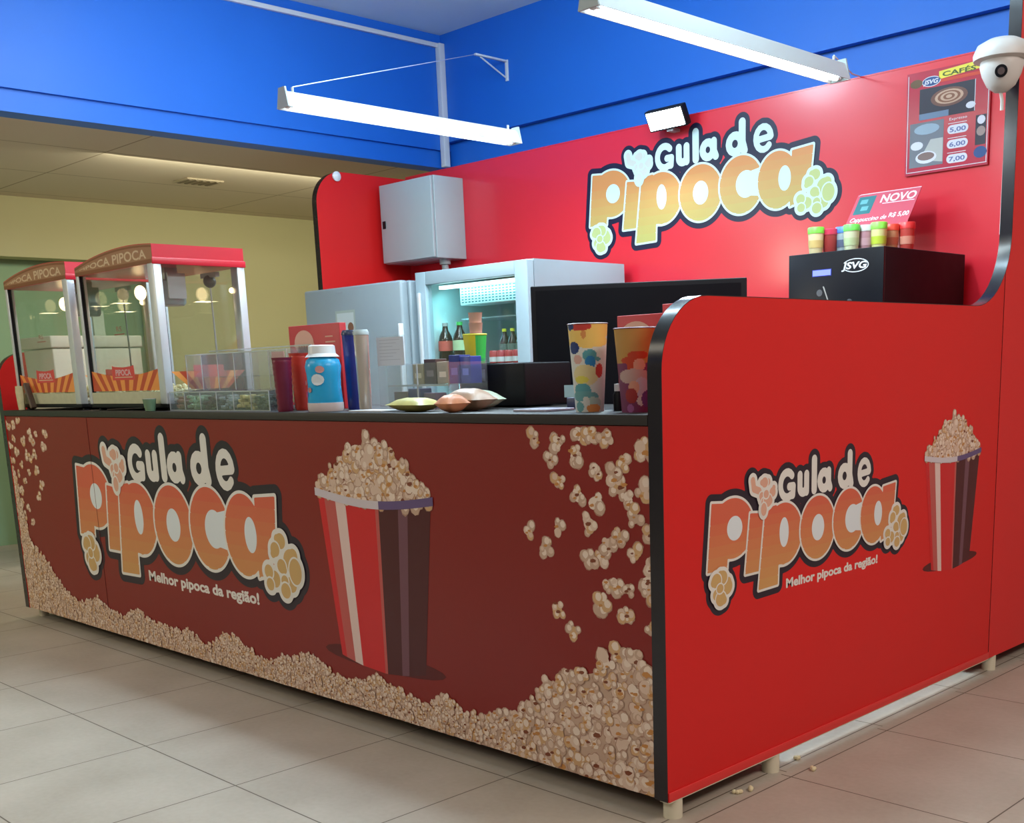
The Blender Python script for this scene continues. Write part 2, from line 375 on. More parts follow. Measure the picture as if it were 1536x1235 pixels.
# ================================================================== STRUCTURE
def floor_mat():
    m = bpy.data.materials.new('floor_tiles'); m.use_nodes = True; nt = m.node_tree; N = nt.nodes; L = nt.links; b = N['Principled BSDF']
    geo = N.new('ShaderNodeNewGeometry'); sp = N.new('ShaderNodeSeparateXYZ'); L.new(geo.outputs['Position'], sp.inputs[0])
    def M(op, a, bb=None, cc=None):
        n = N.new('ShaderNodeMath'); n.operation = op
        for i, q in enumerate((a, bb, cc)):
            if q is None: continue
            if isinstance(q, (int, float)): n.inputs[i].default_value = q
            else: L.new(q, n.inputs[i])
        return n.outputs[0]
    X, Y = sp.outputs[0], sp.outputs[1]; S = .597
    right = M('GREATER_THAN', X, 0.02); front = M('LESS_THAN', Y, -0.02)
    # distance to grout in x
    def dist(c, off): 
        u = M('DIVIDE', M('SUBTRACT', c, off), S); fr = M('FRACT', M('ADD', u, 100.0)); return M('MULTIPLY', M('MINIMUM', fr, M('SUBTRACT', 1.0, fr)), S)
    dxl = dist(X, -.614); dxr = dist(X, .055); dx = M('ADD', M('MULTIPLY', dxr, right), M('MULTIPLY', dxl, M('SUBTRACT', 1.0, right)))
    S = .578; dyl2 = dist(Y, -.037); S = .572; dyr = dist(Y, .513)
    dy = M('ADD', M('MULTIPLY', dyr, right), M('MULTIPLY', dyl2, M('SUBTRACT', 1.0, right)))
    g = M('LESS_THAN', M('MINIMUM', M('MULTIPLY', dx, 1.0), dy), 0.0022)
    nz = N.new('ShaderNodeTexNoise'); nz.inputs['Scale'].default_value = 3.0; nz.inputs['Detail'].default_value = 6; L.new(geo.outputs['Position'], nz.inputs['Vector'])
    nz2 = N.new('ShaderNodeTexNoise'); nz2.inputs['Scale'].default_value = 55.0; nz2.inputs['Detail'].default_value = 3; L.new(geo.outputs['Position'], nz2.inputs['Vector'])
    cr = N.new('ShaderNodeValToRGB'); cr.color_ramp.elements[0].color = (.36, .305, .245, 1); cr.color_ramp.elements[1].color = (.47, .405, .335, 1)
    cr.color_ramp.elements[0].position = .3; cr.color_ramp.elements[1].position = .7
    ad = M('ADD', M('MULTIPLY', nz.outputs['Fac'], .75), M('MULTIPLY', nz2.outputs['Fac'], .25)); L.new(ad, cr.inputs[0])
    mx = N.new('ShaderNodeMix'); mx.data_type = 'RGBA'; L.new(g, mx.inputs[0]); L.new(cr.outputs[0], mx.inputs[6]); mx.inputs[7].default_value = (.10, .075, .05, 1)
    L.new(mx.outputs[2], b.inputs['Base Color'])
    L.new(M('ADD', .52, M('MULTIPLY', nz.outputs['Fac'], .2)), b.inputs['Roughness'])
    bp = N.new('ShaderNodeBump'); bp.inputs['Strength'].default_value = .3; bp.inputs['Distance'].default_value = .001; L.new(M('SUBTRACT', 1.0, g), bp.inputs['Height']); L.new(bp.outputs[0], b.inputs['Normal'])
    return m
struct(MB().box((-9, -7, -.1), (7, 7, 0), floor_mat()).build('floor'))
def ceil_mat():
    m = mat('side_room_ceiling', (0.60, 0.54, 0.42), 0.7, noise=.02, nscale=2)
    nt = m.node_tree; N = nt.nodes; L = nt.links; b = N['Principled BSDF']
    geo = N.new('ShaderNodeNewGeometry'); sp = N.new('ShaderNodeSeparateXYZ'); L.new(geo.outputs['Position'], sp.inputs[0])
    acc = None
    for ax, v in ((0, -5.29), (0, -6.2), (0, -7.12), (1, 1.11), (1, 2.86), (1, -.64), (1, -2.4)):
        s1 = N.new('ShaderNodeMath'); s1.operation = 'SUBTRACT'; L.new(sp.outputs[ax], s1.inputs[0]); s1.inputs[1].default_value = v
        s2 = N.new('ShaderNodeMath'); s2.operation = 'ABSOLUTE'; L.new(s1.outputs[0], s2.inputs[0])
        if acc is None: acc = s2.outputs[0]
        else:
            s3 = N.new('ShaderNodeMath'); s3.operation = 'MINIMUM'; L.new(acc, s3.inputs[0]); L.new(s2.outputs[0], s3.inputs[1]); acc = s3.outputs[0]
    lt = N.new('ShaderNodeMath'); lt.operation = 'LESS_THAN'; L.new(acc, lt.inputs[0]); lt.inputs[1].default_value = .006
    old = b.inputs['Base Color'].links[0].from_socket
    mx = N.new('ShaderNodeMix'); mx.data_type = 'RGBA'; L.new(lt.outputs[0], mx.inputs[0]); L.new(old, mx.inputs[6]); mx.inputs[7].default_value = (.30, .25, .17, 1)
    L.new(mx.outputs[2], b.inputs['Base Color']); return m
struct(MB().box((-9, -7, 2.60), (-4.60, 7, 2.70), ceil_mat()).build('ceiling_side_room'))
struct(MB().box((-4.50, -7, 3.42), (7, 3.3, 3.52), WHITEC).build('ceiling'))
# blue beam on the left: upper face proud of the lower band
struct(MB().box((-4.62, -7, 2.585), (-4.475, 3.2, 3.42), BLUE).box((-4.5, -7, 2.695), (-4.45, 3.2, 3.42), BLUE).build('wall_left'))
struct(MB().box((-4.6, 3.14, 0), (0.0, 3.3, 3.42), BLUE).box((-4.45, 3.09, 2.745), (0.0, 3.16, 3.42), BLUE).build('wall_back'))
struct(MB().box((0.0, 3.10, 0), (7, 3.3, 3.42), mat('corridor_wall_paint', (.46, .40, .34), .7, noise=.03, nscale=2)).build('wall_corridor'))
YEL = mat('yellow_green_wall', (0.46, 0.44, 0.24), 0.7, noise=.04, nscale=2)
GRN = mat('pale_green_wall', (0.26, 0.40, 0.24), 0.7, noise=.05, nscale=2)
wl = MB()
wl.box((-7.5, 2.30, 0), (-7.3, 7, 2.6), YEL); wl.box((-7.5, -7, 2.167), (-7.3, 2.30, 2.6), YEL)
struct(wl.build('wall_side_room'))
struct(MB().box((-7.75, -7, 0), (-7.55, 2.5, 2.3), GRN).build('wall_side_room_recess'))
struct(MB().box((-9, 6.8, 0), (-4.6, 7, 2.6), YEL).box((-4.6, 3.3, 0), (-4.5, 7, 2.6), YEL).build('wall_side_room_end'))
tag(MB().box((-4.450, 3.045, 2.585), (-4.405, 3.09, 3.36), WHITE, bev=.003).build('cable_duct'), 'white vertical cable duct in the blue wall corner', 'cable duct')
tag(MB().box((-4.452, -2.0, 3.335), (-4.425, 3.06, 3.362), WHITE, bev=.003).build('cable_duct'), 'long white horizontal cable duct along the top of the blue beam', 'cable duct')

# ceiling vent in side room
t = thing('ceiling_vent', (-5.93, 2.06, 2.6), 'small square grille set in the side room ceiling', 'vent')
MB().box((-.10, -.14, -.012), (.10, .14, 0), mat('vent_plastic', (.34, .29, .19), .6), bev=.003).build('frame', t)
vb = MB()
for k in range(5): vb.box((-.085, -.12 + k * .052, -.017), (.085, -.10 + k * .052, -.012), mat('vent_slot', (.16, .13, .08), .7))
vb.build('louvre', t)

# ================================================================== KIOSK
FX0, FX1 = -4.410, -0.047
t = thing('serving_counter', (0, 0, 0), 'long low front counter with dark red popcorn print and orange lettering', 'counter')
fp = MB()
fp.box((FX0, 0.004, .062), (FX1, 0.030, 1.070), REDF)
pr = Print()
LOGO.emit(fp, on_front(0.004), 2.069, (-3.767, .213))
put_text(pr, 'Melhor pipoca da região!', -2.968, .362, -2.046, .062, PW, 1, bold=.0022)
tub(pr, -1.599, -.941, .826, -1.505, -1.030, .245, 1.02, 1)
# pile of printed popcorn along the bottom
top = [(-4.41, .84), (-4.33, .60), (-4.283, .436), (-4.155, .377), (-4.063, .316), (-3.926, .228), (-3.746, .164), (-3.54, .221), (-3.408, .172), (-3.271, .158), (-3.12, .217), (-2.999, .177), (-2.844, .168), (-2.722, .169), (-2.658, .193), (-2.499, .128), (-2.329, .215), (-2.193, .187), (-2.099, .146), (-1.975, .152), (-1.876, .181), (-1.734, .221), (-1.649, .203), (-1.568, .166), (-1.487, .155), (-1.383, .177), (-1.302, .198), (-1.21, .178), (-1.138, .162), (-1.032, .14), (-.941, .202), (-.861, .161), (-.764, .157), (-.683, .194), (-.607, .202), (-.515, .268), (-.456, .319), (-.349, .387), (-.317, .386), (-.265, .40), (-.213, .437), (-.149, .485), (-.09, .456), (-.047, .417)]
def ztop(x):
    for (a, b), (c, d) in zip(top, top[1:]):
        if a <= x <= c: return b + (d - b) * (x - a) / (c - a)
    return .2
for (a, b), (c, d) in zip(top, top[1:]): pr.poly([(a, .0625), (c, .0625), (c, max(.064, d - .02)), (a, max(.064, b - .02))], cream[1], .5)
clip = (FX0 + .001, .0625, FX1 - .001, 1.068)
rnd = random.Random(5); k = 0; rows = []
x = FX0 + .01
while x < FX1:
    big = max(0, min(1, (x + .9) / .5)); sm = max(0, min(1, (-3.6 - x) / .5))
    r = .019 + .019 * big + .004 * sm
    z = ztop(x) - r * .6
    while z > .055:
        rows.append((z, x + rnd.uniform(-.4, .4) * r, z + rnd.uniform(-.3, .3) * r, r * rnd.uniform(.8, 1.2))); z -= r * 1.35
    x += r * 1.25
rows.sort(key=lambda q: -q[0])
for q in rows:
    kernel(pr, q[1], q[2], q[3], 1 + (k % 20) * .9, rnd, clip); k += 1
KR = [(-0.473, 1.03), (-0.381, 1.023), (-0.409, 0.976), (-0.297, 1.048), (-0.254, 1.046), (-0.202, 1.04), (-0.312, 0.988), (-0.136, 0.976), (-0.066, 1.009), (-0.239, 0.944), (-0.38, 0.915), (-0.308, 0.878), (-0.236, 0.863), (-0.156, 0.908), (-0.122, 0.874), (-0.069, 0.902), (-0.105, 0.831), (-0.269, 0.802), (-0.386, 0.791), (-0.509, 0.763), (-0.442, 0.723), (-0.197, 0.748), (-0.267, 0.707), (-0.102, 0.734), (-0.055, 0.791), (-0.051, 0.712), (-0.195, 0.639), (-0.129, 0.637), (-0.234, 0.581), (-0.139, 0.565), (-0.404, 0.543), (-0.34, 0.489), (-0.055, 0.632), (-0.053, 0.533), (-.175, .945), (-.155, .775), (-.225, .72), (-.06, .66), (-.17, .64)]
for i, (a, b) in enumerate(KR): kernel(pr, a, b, rnd.uniform(.027, .040), 1 + (i % 6) * .9, rnd, clip, n=12)
KL = [(-4.319, 1.025), (-4.12, 0.994), (-3.921, 0.988), (-4.332, 0.953), (-4.207, 0.95), (-4.097, 0.953), (-3.964, 0.928), (-4.317, 0.885), (-4.182, 0.88), (-4.084, 0.883), (-4.395, 0.844), (-4.275, 0.824), (-4.139, 0.862), (-4.327, 0.783), (-4.186, 0.794), (-4.087, 0.802), (-4.381, 0.737), (-4.253, 0.743), (-4.051, 0.728), (-4.32, 0.691), (-4.094, 0.669), (-4.328, 0.632), (-4.249, 0.607), (-4.313, 0.564), (-4.224, 0.53), (-4.39, 1.02), (-4.39, .92), (-4.25, 1.05), (-4.04, .99)]
for i, (a, b) in enumerate(KL): kernel(pr, a, b, rnd.uniform(.022, .034), 1 + (i % 6) * .9, rnd, clip, asp=1.25)
pr.emit(fp, on_front(0.004))
fp.build('front_panel', t, normals=False)
MB().box((-3.4315, .0025, .062), (-3.4285, .0045, 1.07), mat('panel_seam', (.12, .006, .008), .5)).build('panel_seam', t)
for fx in (-4.2, -3.15, -2.2, -1.35, -.55):
    MB().lathe([(.024, 0), (.024, .062)], PVC, (fx, .16, 0), 20).build('foot', t)
    MB().lathe([(.024, 0), (.024, .062)], PVC, (fx, .55, 0), 20).build('foot', t)
MB().box((FX0, .03, .09), (FX1, .62, .11), mat('raw_board', (.10, .08, .07), .7)).build('base_board', t)
MB().box((FX0, .60, .09), (FX1, .62, 1.07), BLKP).build('inner_panel', t)

ct = MB(); ct.box((-4.41, -.002, 1.072), (-.048, .64, 1.100), mat('black_countertop', (.016, .012, .011), .5, noise=.1, nscale=60), bev=.002)
tag(ct.build('countertop'), 'long thin black countertop lying on the front counter', 'countertop')

# right partition (low part + tall part)
def arcp(cy, cz, r, a0, a1, n=12): return [(cy + r * math.cos(math.radians(a0 + (a1 - a0) * k / n)), cz + r * math.sin(math.radians(a0 + (a1 - a0) * k / n))) for k in range(n + 1)]
t = thing('side_partition', (0, 0, 0), 'bright red side partition with rounded low front and tall curved rear, right of counter', 'partition')
cur = arcp(1.745, 1.660, .265, -90, 0)
lowc = [p for p in cur if p[0] < 1.966] ; hi = [p for p in cur if p[0] > 1.970]
near = arcp(.19, 1.205, .19, 180, 90)
zs = 1.660 - math.sqrt(.265 ** 2 - (1.967 - 1.745) ** 2)
lowpoly = [(0, .059)] + near + lowc + [(1.967, zs), (1.967, .059)]
tallpoly = [(1.970, .059), (1.970, zs + .004)] + hi + [(2.010, 2.48), (2.75, 2.48), (2.75, .059)]
lp = MB(); lp.prism(lowpoly, 'x', -.045, 0, RED, BLACK)
LOGO.emit(lp, on_side(0.0), 1.186, (.107, .490))
pr = Print(); put_text(pr, 'Melhor pipoca da região!', .560, .566, 1.093, .038, PW, 1, bold=.0014)
tub(pr, 1.392, 1.827, .884, 1.470, 1.765, .485, 1.025, 1)
pr.emit(lp, on_side(0.0))
lp.build('low_panel', t, normals=False)
RED2 = mat('red_laminate_tall', (0.70, 0.010, 0.012), 0.40, noise=0.03, nscale=3)
MB().prism(tallpoly, 'x', -.045, .001, RED2, BLACK).build('tall_panel', t, normals=False)
MB().box((0, .002, .059), (.004, 1.967, .086), mat('red_skirt', (.72, .03, .03), .4), bev=.001).box((-.03, .002, .056), (.003, 1.967, .060), PVC).build('skirting', t)
# metal coloured guard strip on the concave curve
def strip(pts, x0, x1, th, m):
    mb = MB(); n = len(pts); V = []
    for i in range(n):
        a = pts[max(0, i - 1)]; b = pts[min(n - 1, i + 1)]; d = (b[0] - a[0], b[1] - a[1]); L = math.hypot(*d); nx, nz = -d[1] / L, d[0] / L
        for xx, o in ((x0, 0), (x1, 0), (x1, th), (x0, th)): V.append((xx, pts[i][0] + nx * o, pts[i][1] + nz * o))
    F = []
    for i in range(n - 1):
        for k in range(4): F.append([i * 4 + k, i * 4 + (k + 1) % 4, (i + 1) * 4 + (k + 1) % 4, (i + 1) * 4 + k])
    F += [[0, 1, 2, 3], [(n - 1) * 4 + k for k in (3, 2, 1, 0)]]
    mb.add(V, F, m, True); return mb
GL = mat('glossy_black_edging', (.012, .009, .014), .22)
strip([(-.0, .062)] + near + [(.9, 1.395), (1.74, 1.395)] + cur[1:] + [(2.01, 2.478)], -.046, .0005, .0018, GL).build('edge_strip', t)
for fy in (.05, .52, 2.03): MB().lathe([(.027, 0), (.027, .06)], PVC, (-.024, fy, 0), 24).build('foot', t)
# left partition
t = thing('side_partition', (-4.412, 0, 0), 'red side partition at the left end, tall rounded part under the blue beam', 'partition')
lpoly = [(0, .059)] + arcp(.14, 1.25, .14, 180, 90) + [(.15, 1.10), (2.00, 1.10)] + [(2.00, 2.27)] + arcp(2.20, 2.27, .20, 180, 90) + [(2.75, 2.47), (2.75, .059)]
pl = MB(); pl.prism(lpoly[:1] + lpoly[1:15] + [(.15, .059)], 'x', -.05, 0, RED, BLACK)
pl.prism([(.15, .059), (.15, 1.069), (2.0, 1.069), (2.0, .059)], 'x', -.05, 0, RED, BLACK)
pl.prism([(2.0, .059)] + lpoly[16:], 'x', -.05, 0, RED, BLACK)
pl.build('panel', t, normals=False)
for fy in (.08, 1.2, 2.3): MB().lathe([(.024, 0), (.024, .06)], PVC, (-.025, fy, 0), 20).build('foot', t)
MB().lathe([(.028, 0), (.030, .012), (.015, .022), (0, .024)], WHITE, (.002, 2.155, 2.44), 16, axis='x').build('white_cap', t)
# backdrop
t = thing('backdrop_panel', (0, 0, 0), 'tall red back panel of the kiosk carrying the popcorn shop logo', 'panel')
bp_ = MB(); bp_.box((-4.41, 2.70, .06), (-.047, 2.74, 2.48), REDB)
bandsB = [pc('wall_logo_band%d' % k, lerp((0.46, 0.40, 0.12), (0.60, 0.24, 0.08), k / 7)) for k in range(8)]
cmap = dict(zip(bandsA, bandsB)); cmap[logo_lows[0]] = pc('wall_logo_khaki', (.46, .50, .20)); cmap[logo_lows[2]] = pc('wall_logo_pale', (.60, .60, .55)); cmap[PW] = pc('wall_logo_white', (.58, .72, .72)); cmap[DARK] = pc('wall_logo_navy', (.010, .010, .035)); cmap[logo_lows[1]] = pc('wall_logo_hole', (.58, .76, .80))
LOGO2 = Print(); LOGO2.p = [(p_, cmap[m_], l_) for p_, m_, l_ in LOGO.p]
LOGO2.emit(bp_, on_front(2.700), 1.716, (-2.865 , 1.750))
bp_.build('back_panel', t, normals=False)
for fx in (-4.2, -3.0, -1.8, -.6): MB().lathe([(.024, 0), (.024, .06)], PVC, (fx, 2.72, 0), 16).build('foot', t)
MB().box((-4.41, 2.698, 2.478), (-.047, 2.742, 2.484), REDB).build('top_edge', t)

# ================================================================== LAMPS
TUBE_E = mat('tube_glow', (1, 1, 1), .5, emit=(0.80, 0.97, 1.0), estr=16)
REFL = mat('lamp_housing', (.52, .55, .56), .4)
def tube_lamp(x, y0, y1, z, label, power):
    L = y1 - y0
    t = thing('tube_lamp', (x, y0, z), label, 'lamp', 'hanging tube lamps above the kiosk')
    # trapezoid housing (opens downward)
    h = MB()
    prof = [(-.045, 0), (-.022, .062), (.022, .062), (.045, 0), (.041, 0), (.020, .056), (-.020, .056), (-.041, 0)]
    n = len(prof); V = [(a, 0, b) for a, b in prof] + [(a, L, b) for a, b in prof]
    h.add(V, [[i, (i + 1) % n, n + (i + 1) % n, n + i] for i in range(n)], REFL)
    h.add(V, [[0, 1, 2, 3, 4, 5, 6, 7][::-1], [n + i for i in range(n)]], REFL)
    h.build('housing', t)
    for yy in (0.0, L): 
        MB().prism([(-.043, .0), (-.024, .080), (.024, .080), (.043, .0)], 'y', yy - .004, yy + .004, GREYC).build('end_plate', t)
    for yy in (.028, L - .028): MB().box((-.014, yy - .012, .002), (.014, yy + .012, .055), WHITE, bev=.003).build('socket', t)
    MB().lathe([(.0, .034), (.014, .035), (.0145, L - .035), (.0, L - .034)], TUBE_E, (0, 0, .012), 16, caps=False, axis='y').build('tube', t)
    for yy in (.05, L - .05): MB().tube([(0, yy, .06), (0, yy, .085)], .006, STEEL).build('hook', t)
    d = area('tube_light', (x, (y0 + y1) / 2, z - .004), (0, 0, 0), .06, L - .08, power, (0.78, 0.95, 1.0)); return t
tube_lamp(-2.5, .58, 1.90, 2.318, 'hanging white tube lamp over the fridge, with wire to the wall bracket', 19)
tube_lamp(-.68, .50, 1.93, 2.285, 'hanging white tube lamp nearer the camera, above the coffee machine side', 20)
# wall bracket
t = thing('shelf_bracket', (-3.805, 3.09, 3.02), 'white triangular bracket on the upper blue back wall', 'bracket')
MB().box((-.012, -.010, 0), (.012, 0, .125), WHITE, bev=.002).build('upright', t)
MB().box((-.010, -.27, .110), (.010, -.004, .122), WHITE, bev=.002).build('arm', t)
MB().tube([(0, -.008, .015), (0, -.225, .108)], .005, WHITE, 8).build('brace', t)
tag(MB().tube([(-3.805, 2.83, 3.137), (-2.5, .63, 2.405)], .0022, mat('grey_wire', (.55, .6, .75), .5), 6).build('hanging_wire'), 'thin wire running from the wall bracket down to the tube lamp', 'wire')
tag(MB().tube([(-.68, 1.88, 2.372), (-.85, 2.30, 2.40), (-1.05, 2.70, 2.486)], .003, mat('pale_wire', (.6, .65, .75), .5), 6).build('hanging_wire'), 'short pale wire from the nearer tube lamp back to the red panel', 'wire')
# flood light
t = thing('flood_light', (-2.12, 2.66, 2.47), 'bright white rectangular flood light clipped on top of the red back panel', 'lamp')
rotF = Matrix.Rotation(math.radians(28), 3, 'X')
MB().box((-.125, -.055, -.05), (.125, -.015, .055), BLKP, bev=.006, rot=rotF, piv=(0, -.035, 0)).build('body', t)
MB().box((-.113, -.0585, -.040), (.113, -.055, .046), mat('flood_glow', (1, 1, 1), .5, emit=(.80, .97, 1.0), estr=40), rot=rotF, piv=(0, -.035, 0)).build('lens', t)
MB().box((-.02, -.02, -.06), (.02, .045, -.045), STEEL).box((-.02, -.02, -.045), (.02, .0, .01), STEEL).build('mount', t)
area('flood_beam', (-2.12, 2.57, 2.43), (math.radians(-62), 0, 0), .22, .08, 17, (.72, .93, 1.0))

# ================================================================== ELECTRIC BOX
t = thing('electrical_cabinet', (-4.36, 2.442, 1.92), 'grey metal electrical cabinet on the red back panel, above the fridges', 'cabinet')
MB().box((0, .02, 0), (.525, .258, .485), GREYC, bev=.004).build('body', t)
d_ = MB().box((.004, -.002, .004), (.521, .018, .481), GREYC, bev=.004).build('door', t)
MB().box((.025, -.008, .215), (.055, -.002, .262), BLKP, bev=.003).build('lock', d_)
MB().tube([(.44, .15, 0), (.44, .15, -.03)], .035, GREYC, 16).build('cable_gland', t)
tag(MB().tube([(-3.92, 2.59, 1.888), (-3.92, 2.60, 1.80), (-3.915, 2.63, 1.0)], .022, GREYC, 12).tube([(-3.985, 2.66, 1.917), (-3.985, 2.66, 1.1)], .006, WHITE, 8).build('conduit_pipe'), 'grey conduit pipe running down below the grey cabinet', 'pipe')

# ================================================================== FRIDGES
def polyprint(name, parent, fn, prn): 
    mb = MB(); prn.emit(mb, fn); return mb.build(name, parent, normals=False)
t = thing('freezer', (-4.37, 1.83, 0), 'white upright freezer standing left of the glass door fridge', 'freezer')
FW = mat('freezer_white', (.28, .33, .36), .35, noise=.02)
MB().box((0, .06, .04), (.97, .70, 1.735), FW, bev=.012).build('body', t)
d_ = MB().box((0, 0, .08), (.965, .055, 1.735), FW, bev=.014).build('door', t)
MB().box((.955, -.03, .9), (.975, .0, 1.5), WHITE, bev=.006).build('handle', d_)
pr = Print(); pr.rect(.32, 1.44, .52, 1.60, pc('note_edge', (.36, .42, .38)), 0); pr.rect(.335, 1.455, .505, 1.585, pc('note_paper', (.52, .58, .58)), 1)
pr.circ(.47, 1.50, .03, pc('note_brown', (.22, .10, .06)), 2)
polyprint('printed_notice', t, on_front(-.001), pr)
pr = Print(); pr.rect(.34, 1.70, .41, 1.708, pc('badge', (.32, .36, .40)), 1)
polyprint('badge', t, on_front(-.001), pr)
for fx in (.08, .88):
    for fy in (.12, .62): MB().lathe([(.025, 0), (.025, .042)], BLKP, (fx, fy, 0), 12).build('foot', t)

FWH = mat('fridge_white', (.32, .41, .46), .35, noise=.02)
FRX, FRY = -3.36, 1.90
t = thing('display_fridge', (FRX, FRY, 0), 'tall white display fridge with glass door lit cyan inside', 'fridge')
WW, DD, HH = .905, .74, 1.775
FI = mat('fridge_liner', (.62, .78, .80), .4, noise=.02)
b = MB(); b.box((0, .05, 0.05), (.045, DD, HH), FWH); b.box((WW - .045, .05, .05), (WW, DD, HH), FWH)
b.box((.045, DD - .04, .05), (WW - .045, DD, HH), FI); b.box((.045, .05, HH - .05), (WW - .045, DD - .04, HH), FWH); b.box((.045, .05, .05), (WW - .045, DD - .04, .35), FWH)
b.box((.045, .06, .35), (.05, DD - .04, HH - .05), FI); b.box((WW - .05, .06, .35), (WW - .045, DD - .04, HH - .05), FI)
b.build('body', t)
d_ = bpy.data.objects.new('door', None)
fm = MB(); fr = .095
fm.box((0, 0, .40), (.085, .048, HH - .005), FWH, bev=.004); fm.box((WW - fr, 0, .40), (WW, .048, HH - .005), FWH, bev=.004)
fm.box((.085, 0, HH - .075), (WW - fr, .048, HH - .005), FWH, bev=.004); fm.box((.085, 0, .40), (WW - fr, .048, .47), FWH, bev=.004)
d_ = fm.build('door', t)
MB().box((.085, .020, .47), (WW - fr, .026, HH - .075), GLASS).build('pane', d_)
MB().box((.030, -.020, .9), (.052, 0, 1.66), ALU, bev=.006).build('handle', d_)
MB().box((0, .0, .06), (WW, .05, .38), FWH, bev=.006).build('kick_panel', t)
MB().box((.12, .07, HH - .100), (WW - .10, .10, HH - .082), mat('fridge_led', (1, 1, 1), .5, emit=(.66, 1, 1), estr=3)).build('light_tube', t)
area('fridge_light', (FRX + WW / 2, FRY + .12, HH - .105), (math.radians(20), 0, 0), .68, .05, 1.7, (.30, .92, 1.0))
area('fridge_light', (FRX + .075, FRY + .13, 1.15), (0, math.radians(-90), 0), .8, .03, 3.0, (.30, .92, 1.0))
ev = MB(); ev.box((.20, .15, 1.585), (WW - .06, .30, 1.69), FI, bev=.006)
pr = Print(); rv = random.Random(2); vm = pc('vent_slot', (.02, .10, .13))
for i in range(22):
    for j in range(6): pr.rect(.215 + i * .028, 1.597 + j * .0145, .233 + i * .028, 1.6035 + j * .0145, vm, 1)
pr.emit(ev, on_front(.15)); ev.build('evaporator_cover', t, normals=False)
shelves = [(.24, 1.52), (.07, 1.245), (.07, 1.03), (.07, .70)]
for y0s, zz in shelves:
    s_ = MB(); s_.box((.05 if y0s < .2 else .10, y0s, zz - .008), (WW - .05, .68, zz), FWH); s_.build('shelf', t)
for fx in (.06, WW - .06):
    for fy in (.09, DD - .06): MB().lathe([(.025, 0), (.025, .052)], BLKP, (fx, fy, 0), 12).build('foot', t)
# drinks in fridge
COLA = mat('cola', (.022, .008, .008), .12, spec=.7); PET = clear('pet_plastic', (.75, .85, .82), .12, .08, (.5, .7, .65), .12)
def bottle(loc, h, r, liquid, labelc, capc, label, group, band=None):
    t = thing('bottle', loc, label, 'bottle', group)
    MB().lathe([(.0, 0), (r * .9, 0), (r, .012), (r, h * .30), (r * .94, h * .36), (r, h * .42), (r, h * .58), (r * .85, h * .70), (r * .42, h * .84), (r * .36, h * .92), (r * .36, h * .93)], liquid, (0, 0, 0), 18).build('body', t)
    MB().lathe([(r * 1.02, h * .38), (r * 1.02, h * .60)], labelc, (0, 0, 0), 18, caps=False).build('label_band', t)
    MB().lathe([(r * .42, h * .925), (r * .42, h), (0, h + .001)], capc, (0, 0, 0), 14).build('cap', t); return t
LBR = mat('label_red', (.55, .10, .08), .5); LBG = mat('label_pale_green', (.45, .6, .35), .5); CAPG = mat('cap_green', (.05, .45, .10), .4); CAPR = mat('cap_grey', (.35, .38, .38), .4); CAPY = mat('cap_yellow', (.75, .68, .06), .4)
fz = 1.246
bottle((FRX + .100, FRY + .115, fz), .25, .042, COLA, LBR, CAPR, 'cola bottle with red label, leftmost in the lit fridge', 'drinks in the display fridge')
bottle((FRX + .225, FRY + .115, fz), .25, .042, COLA, LBG, CAPG, 'dark bottle with pale label and green cap in the lit fridge', 'drinks in the display fridge')
LBK = mat('label_dark', (.12, .16, .14), .5)
for i in range(5):
    bottle((FRX + .50 + i * .066, FRY + .20, fz), .20, .031, COLA, LBK, CAPY, ['small yellow capped bottle, first from the left of the fridge row', 'small yellow capped bottle, second from the left of the fridge row', 'small yellow capped bottle in the middle of the fridge row', 'small yellow capped bottle, second from the right of the fridge row', 'small yellow capped bottle, at the right end of the fridge row'][i], 'yellow capped bottles in the fridge')
def can(loc, h, r, m, m2, label, group):
    t = thing('drink_can', loc, label, 'can', group)
    MB().lathe([(r * .8, 0), (r, .008), (r, h - .010), (r * .82, h)], m, (0, 0, 0), 18).build('body', t)
    MB().lathe([(r * 1.012, h * .3), (r * 1.012, h * .6)], m2, (0, 0, 0), 18, caps=False).build('label_band', t); return t
CR = mat('can_red', (.42, .04, .05), .35); CW = mat('can_white', (.6, .6, .6), .35); CBL = mat('can_blue', (.05, .10, .38), .35)
for i in range(5): can((FRX + .50 + i * .062, FRY + .12, fz), .085, .029, CR if i < 4 else CBL, CW, ['short red and white can, leftmost on the fridge shelf', 'short red and white can, second on the fridge shelf', 'short red and white can, third on the fridge shelf', 'short red and white can beside the blue one in the fridge', 'short blue can at the right of the fridge shelf'][i], 'cans on the fridge shelf')
for i in range(2): can((FRX + .24 + i * .07, FRY + .12, 1.031), .15, .031, CR, LBR, ['red can on the lower fridge shelf, left one', 'red can on the lower fridge shelf, right one'][i], 'red cans on the lower shelf')

# ================================================================== COFFEE MACHINE
t = thing('coffee_machine', (-.925, 1.95, .92), 'black coffee vending machine with round white logo behind the right partition', 'coffee machine')
vx, vy, vz = .44, .70, .735
MB().box((0, .012, 0), (vx, vy, vz), BLKP, bev=.004).build('body', t)
vf = MB(); vf.box((0, 0, .005), (vx, .012, vz), BLKG, bev=.002)
pr = Print(); lg = pc('grey_white', (.62, .64, .70)); 
ob, ib = [], []
N_ = 28
for k in range(N_):
    a0, a1 = 2 * PI * k / N_, 2 * PI * (k + 1) / N_
    if 2.6 < (a0 + a1) / 2 < 3.7: continue
    q = lambda a, r1, r2: (.315 + r1 * math.cos(a), .672 + r2 * math.sin(a))
    pr.poly([q(a0, .060, .027), q(a1, .060, .027), q(a1, .056, .0235), q(a0, .056, .0235)], lg, 1)
put_text(pr, 'JSVG', .252, .660, .368, .036, lg, 1, bold=.0012, shear=.2)
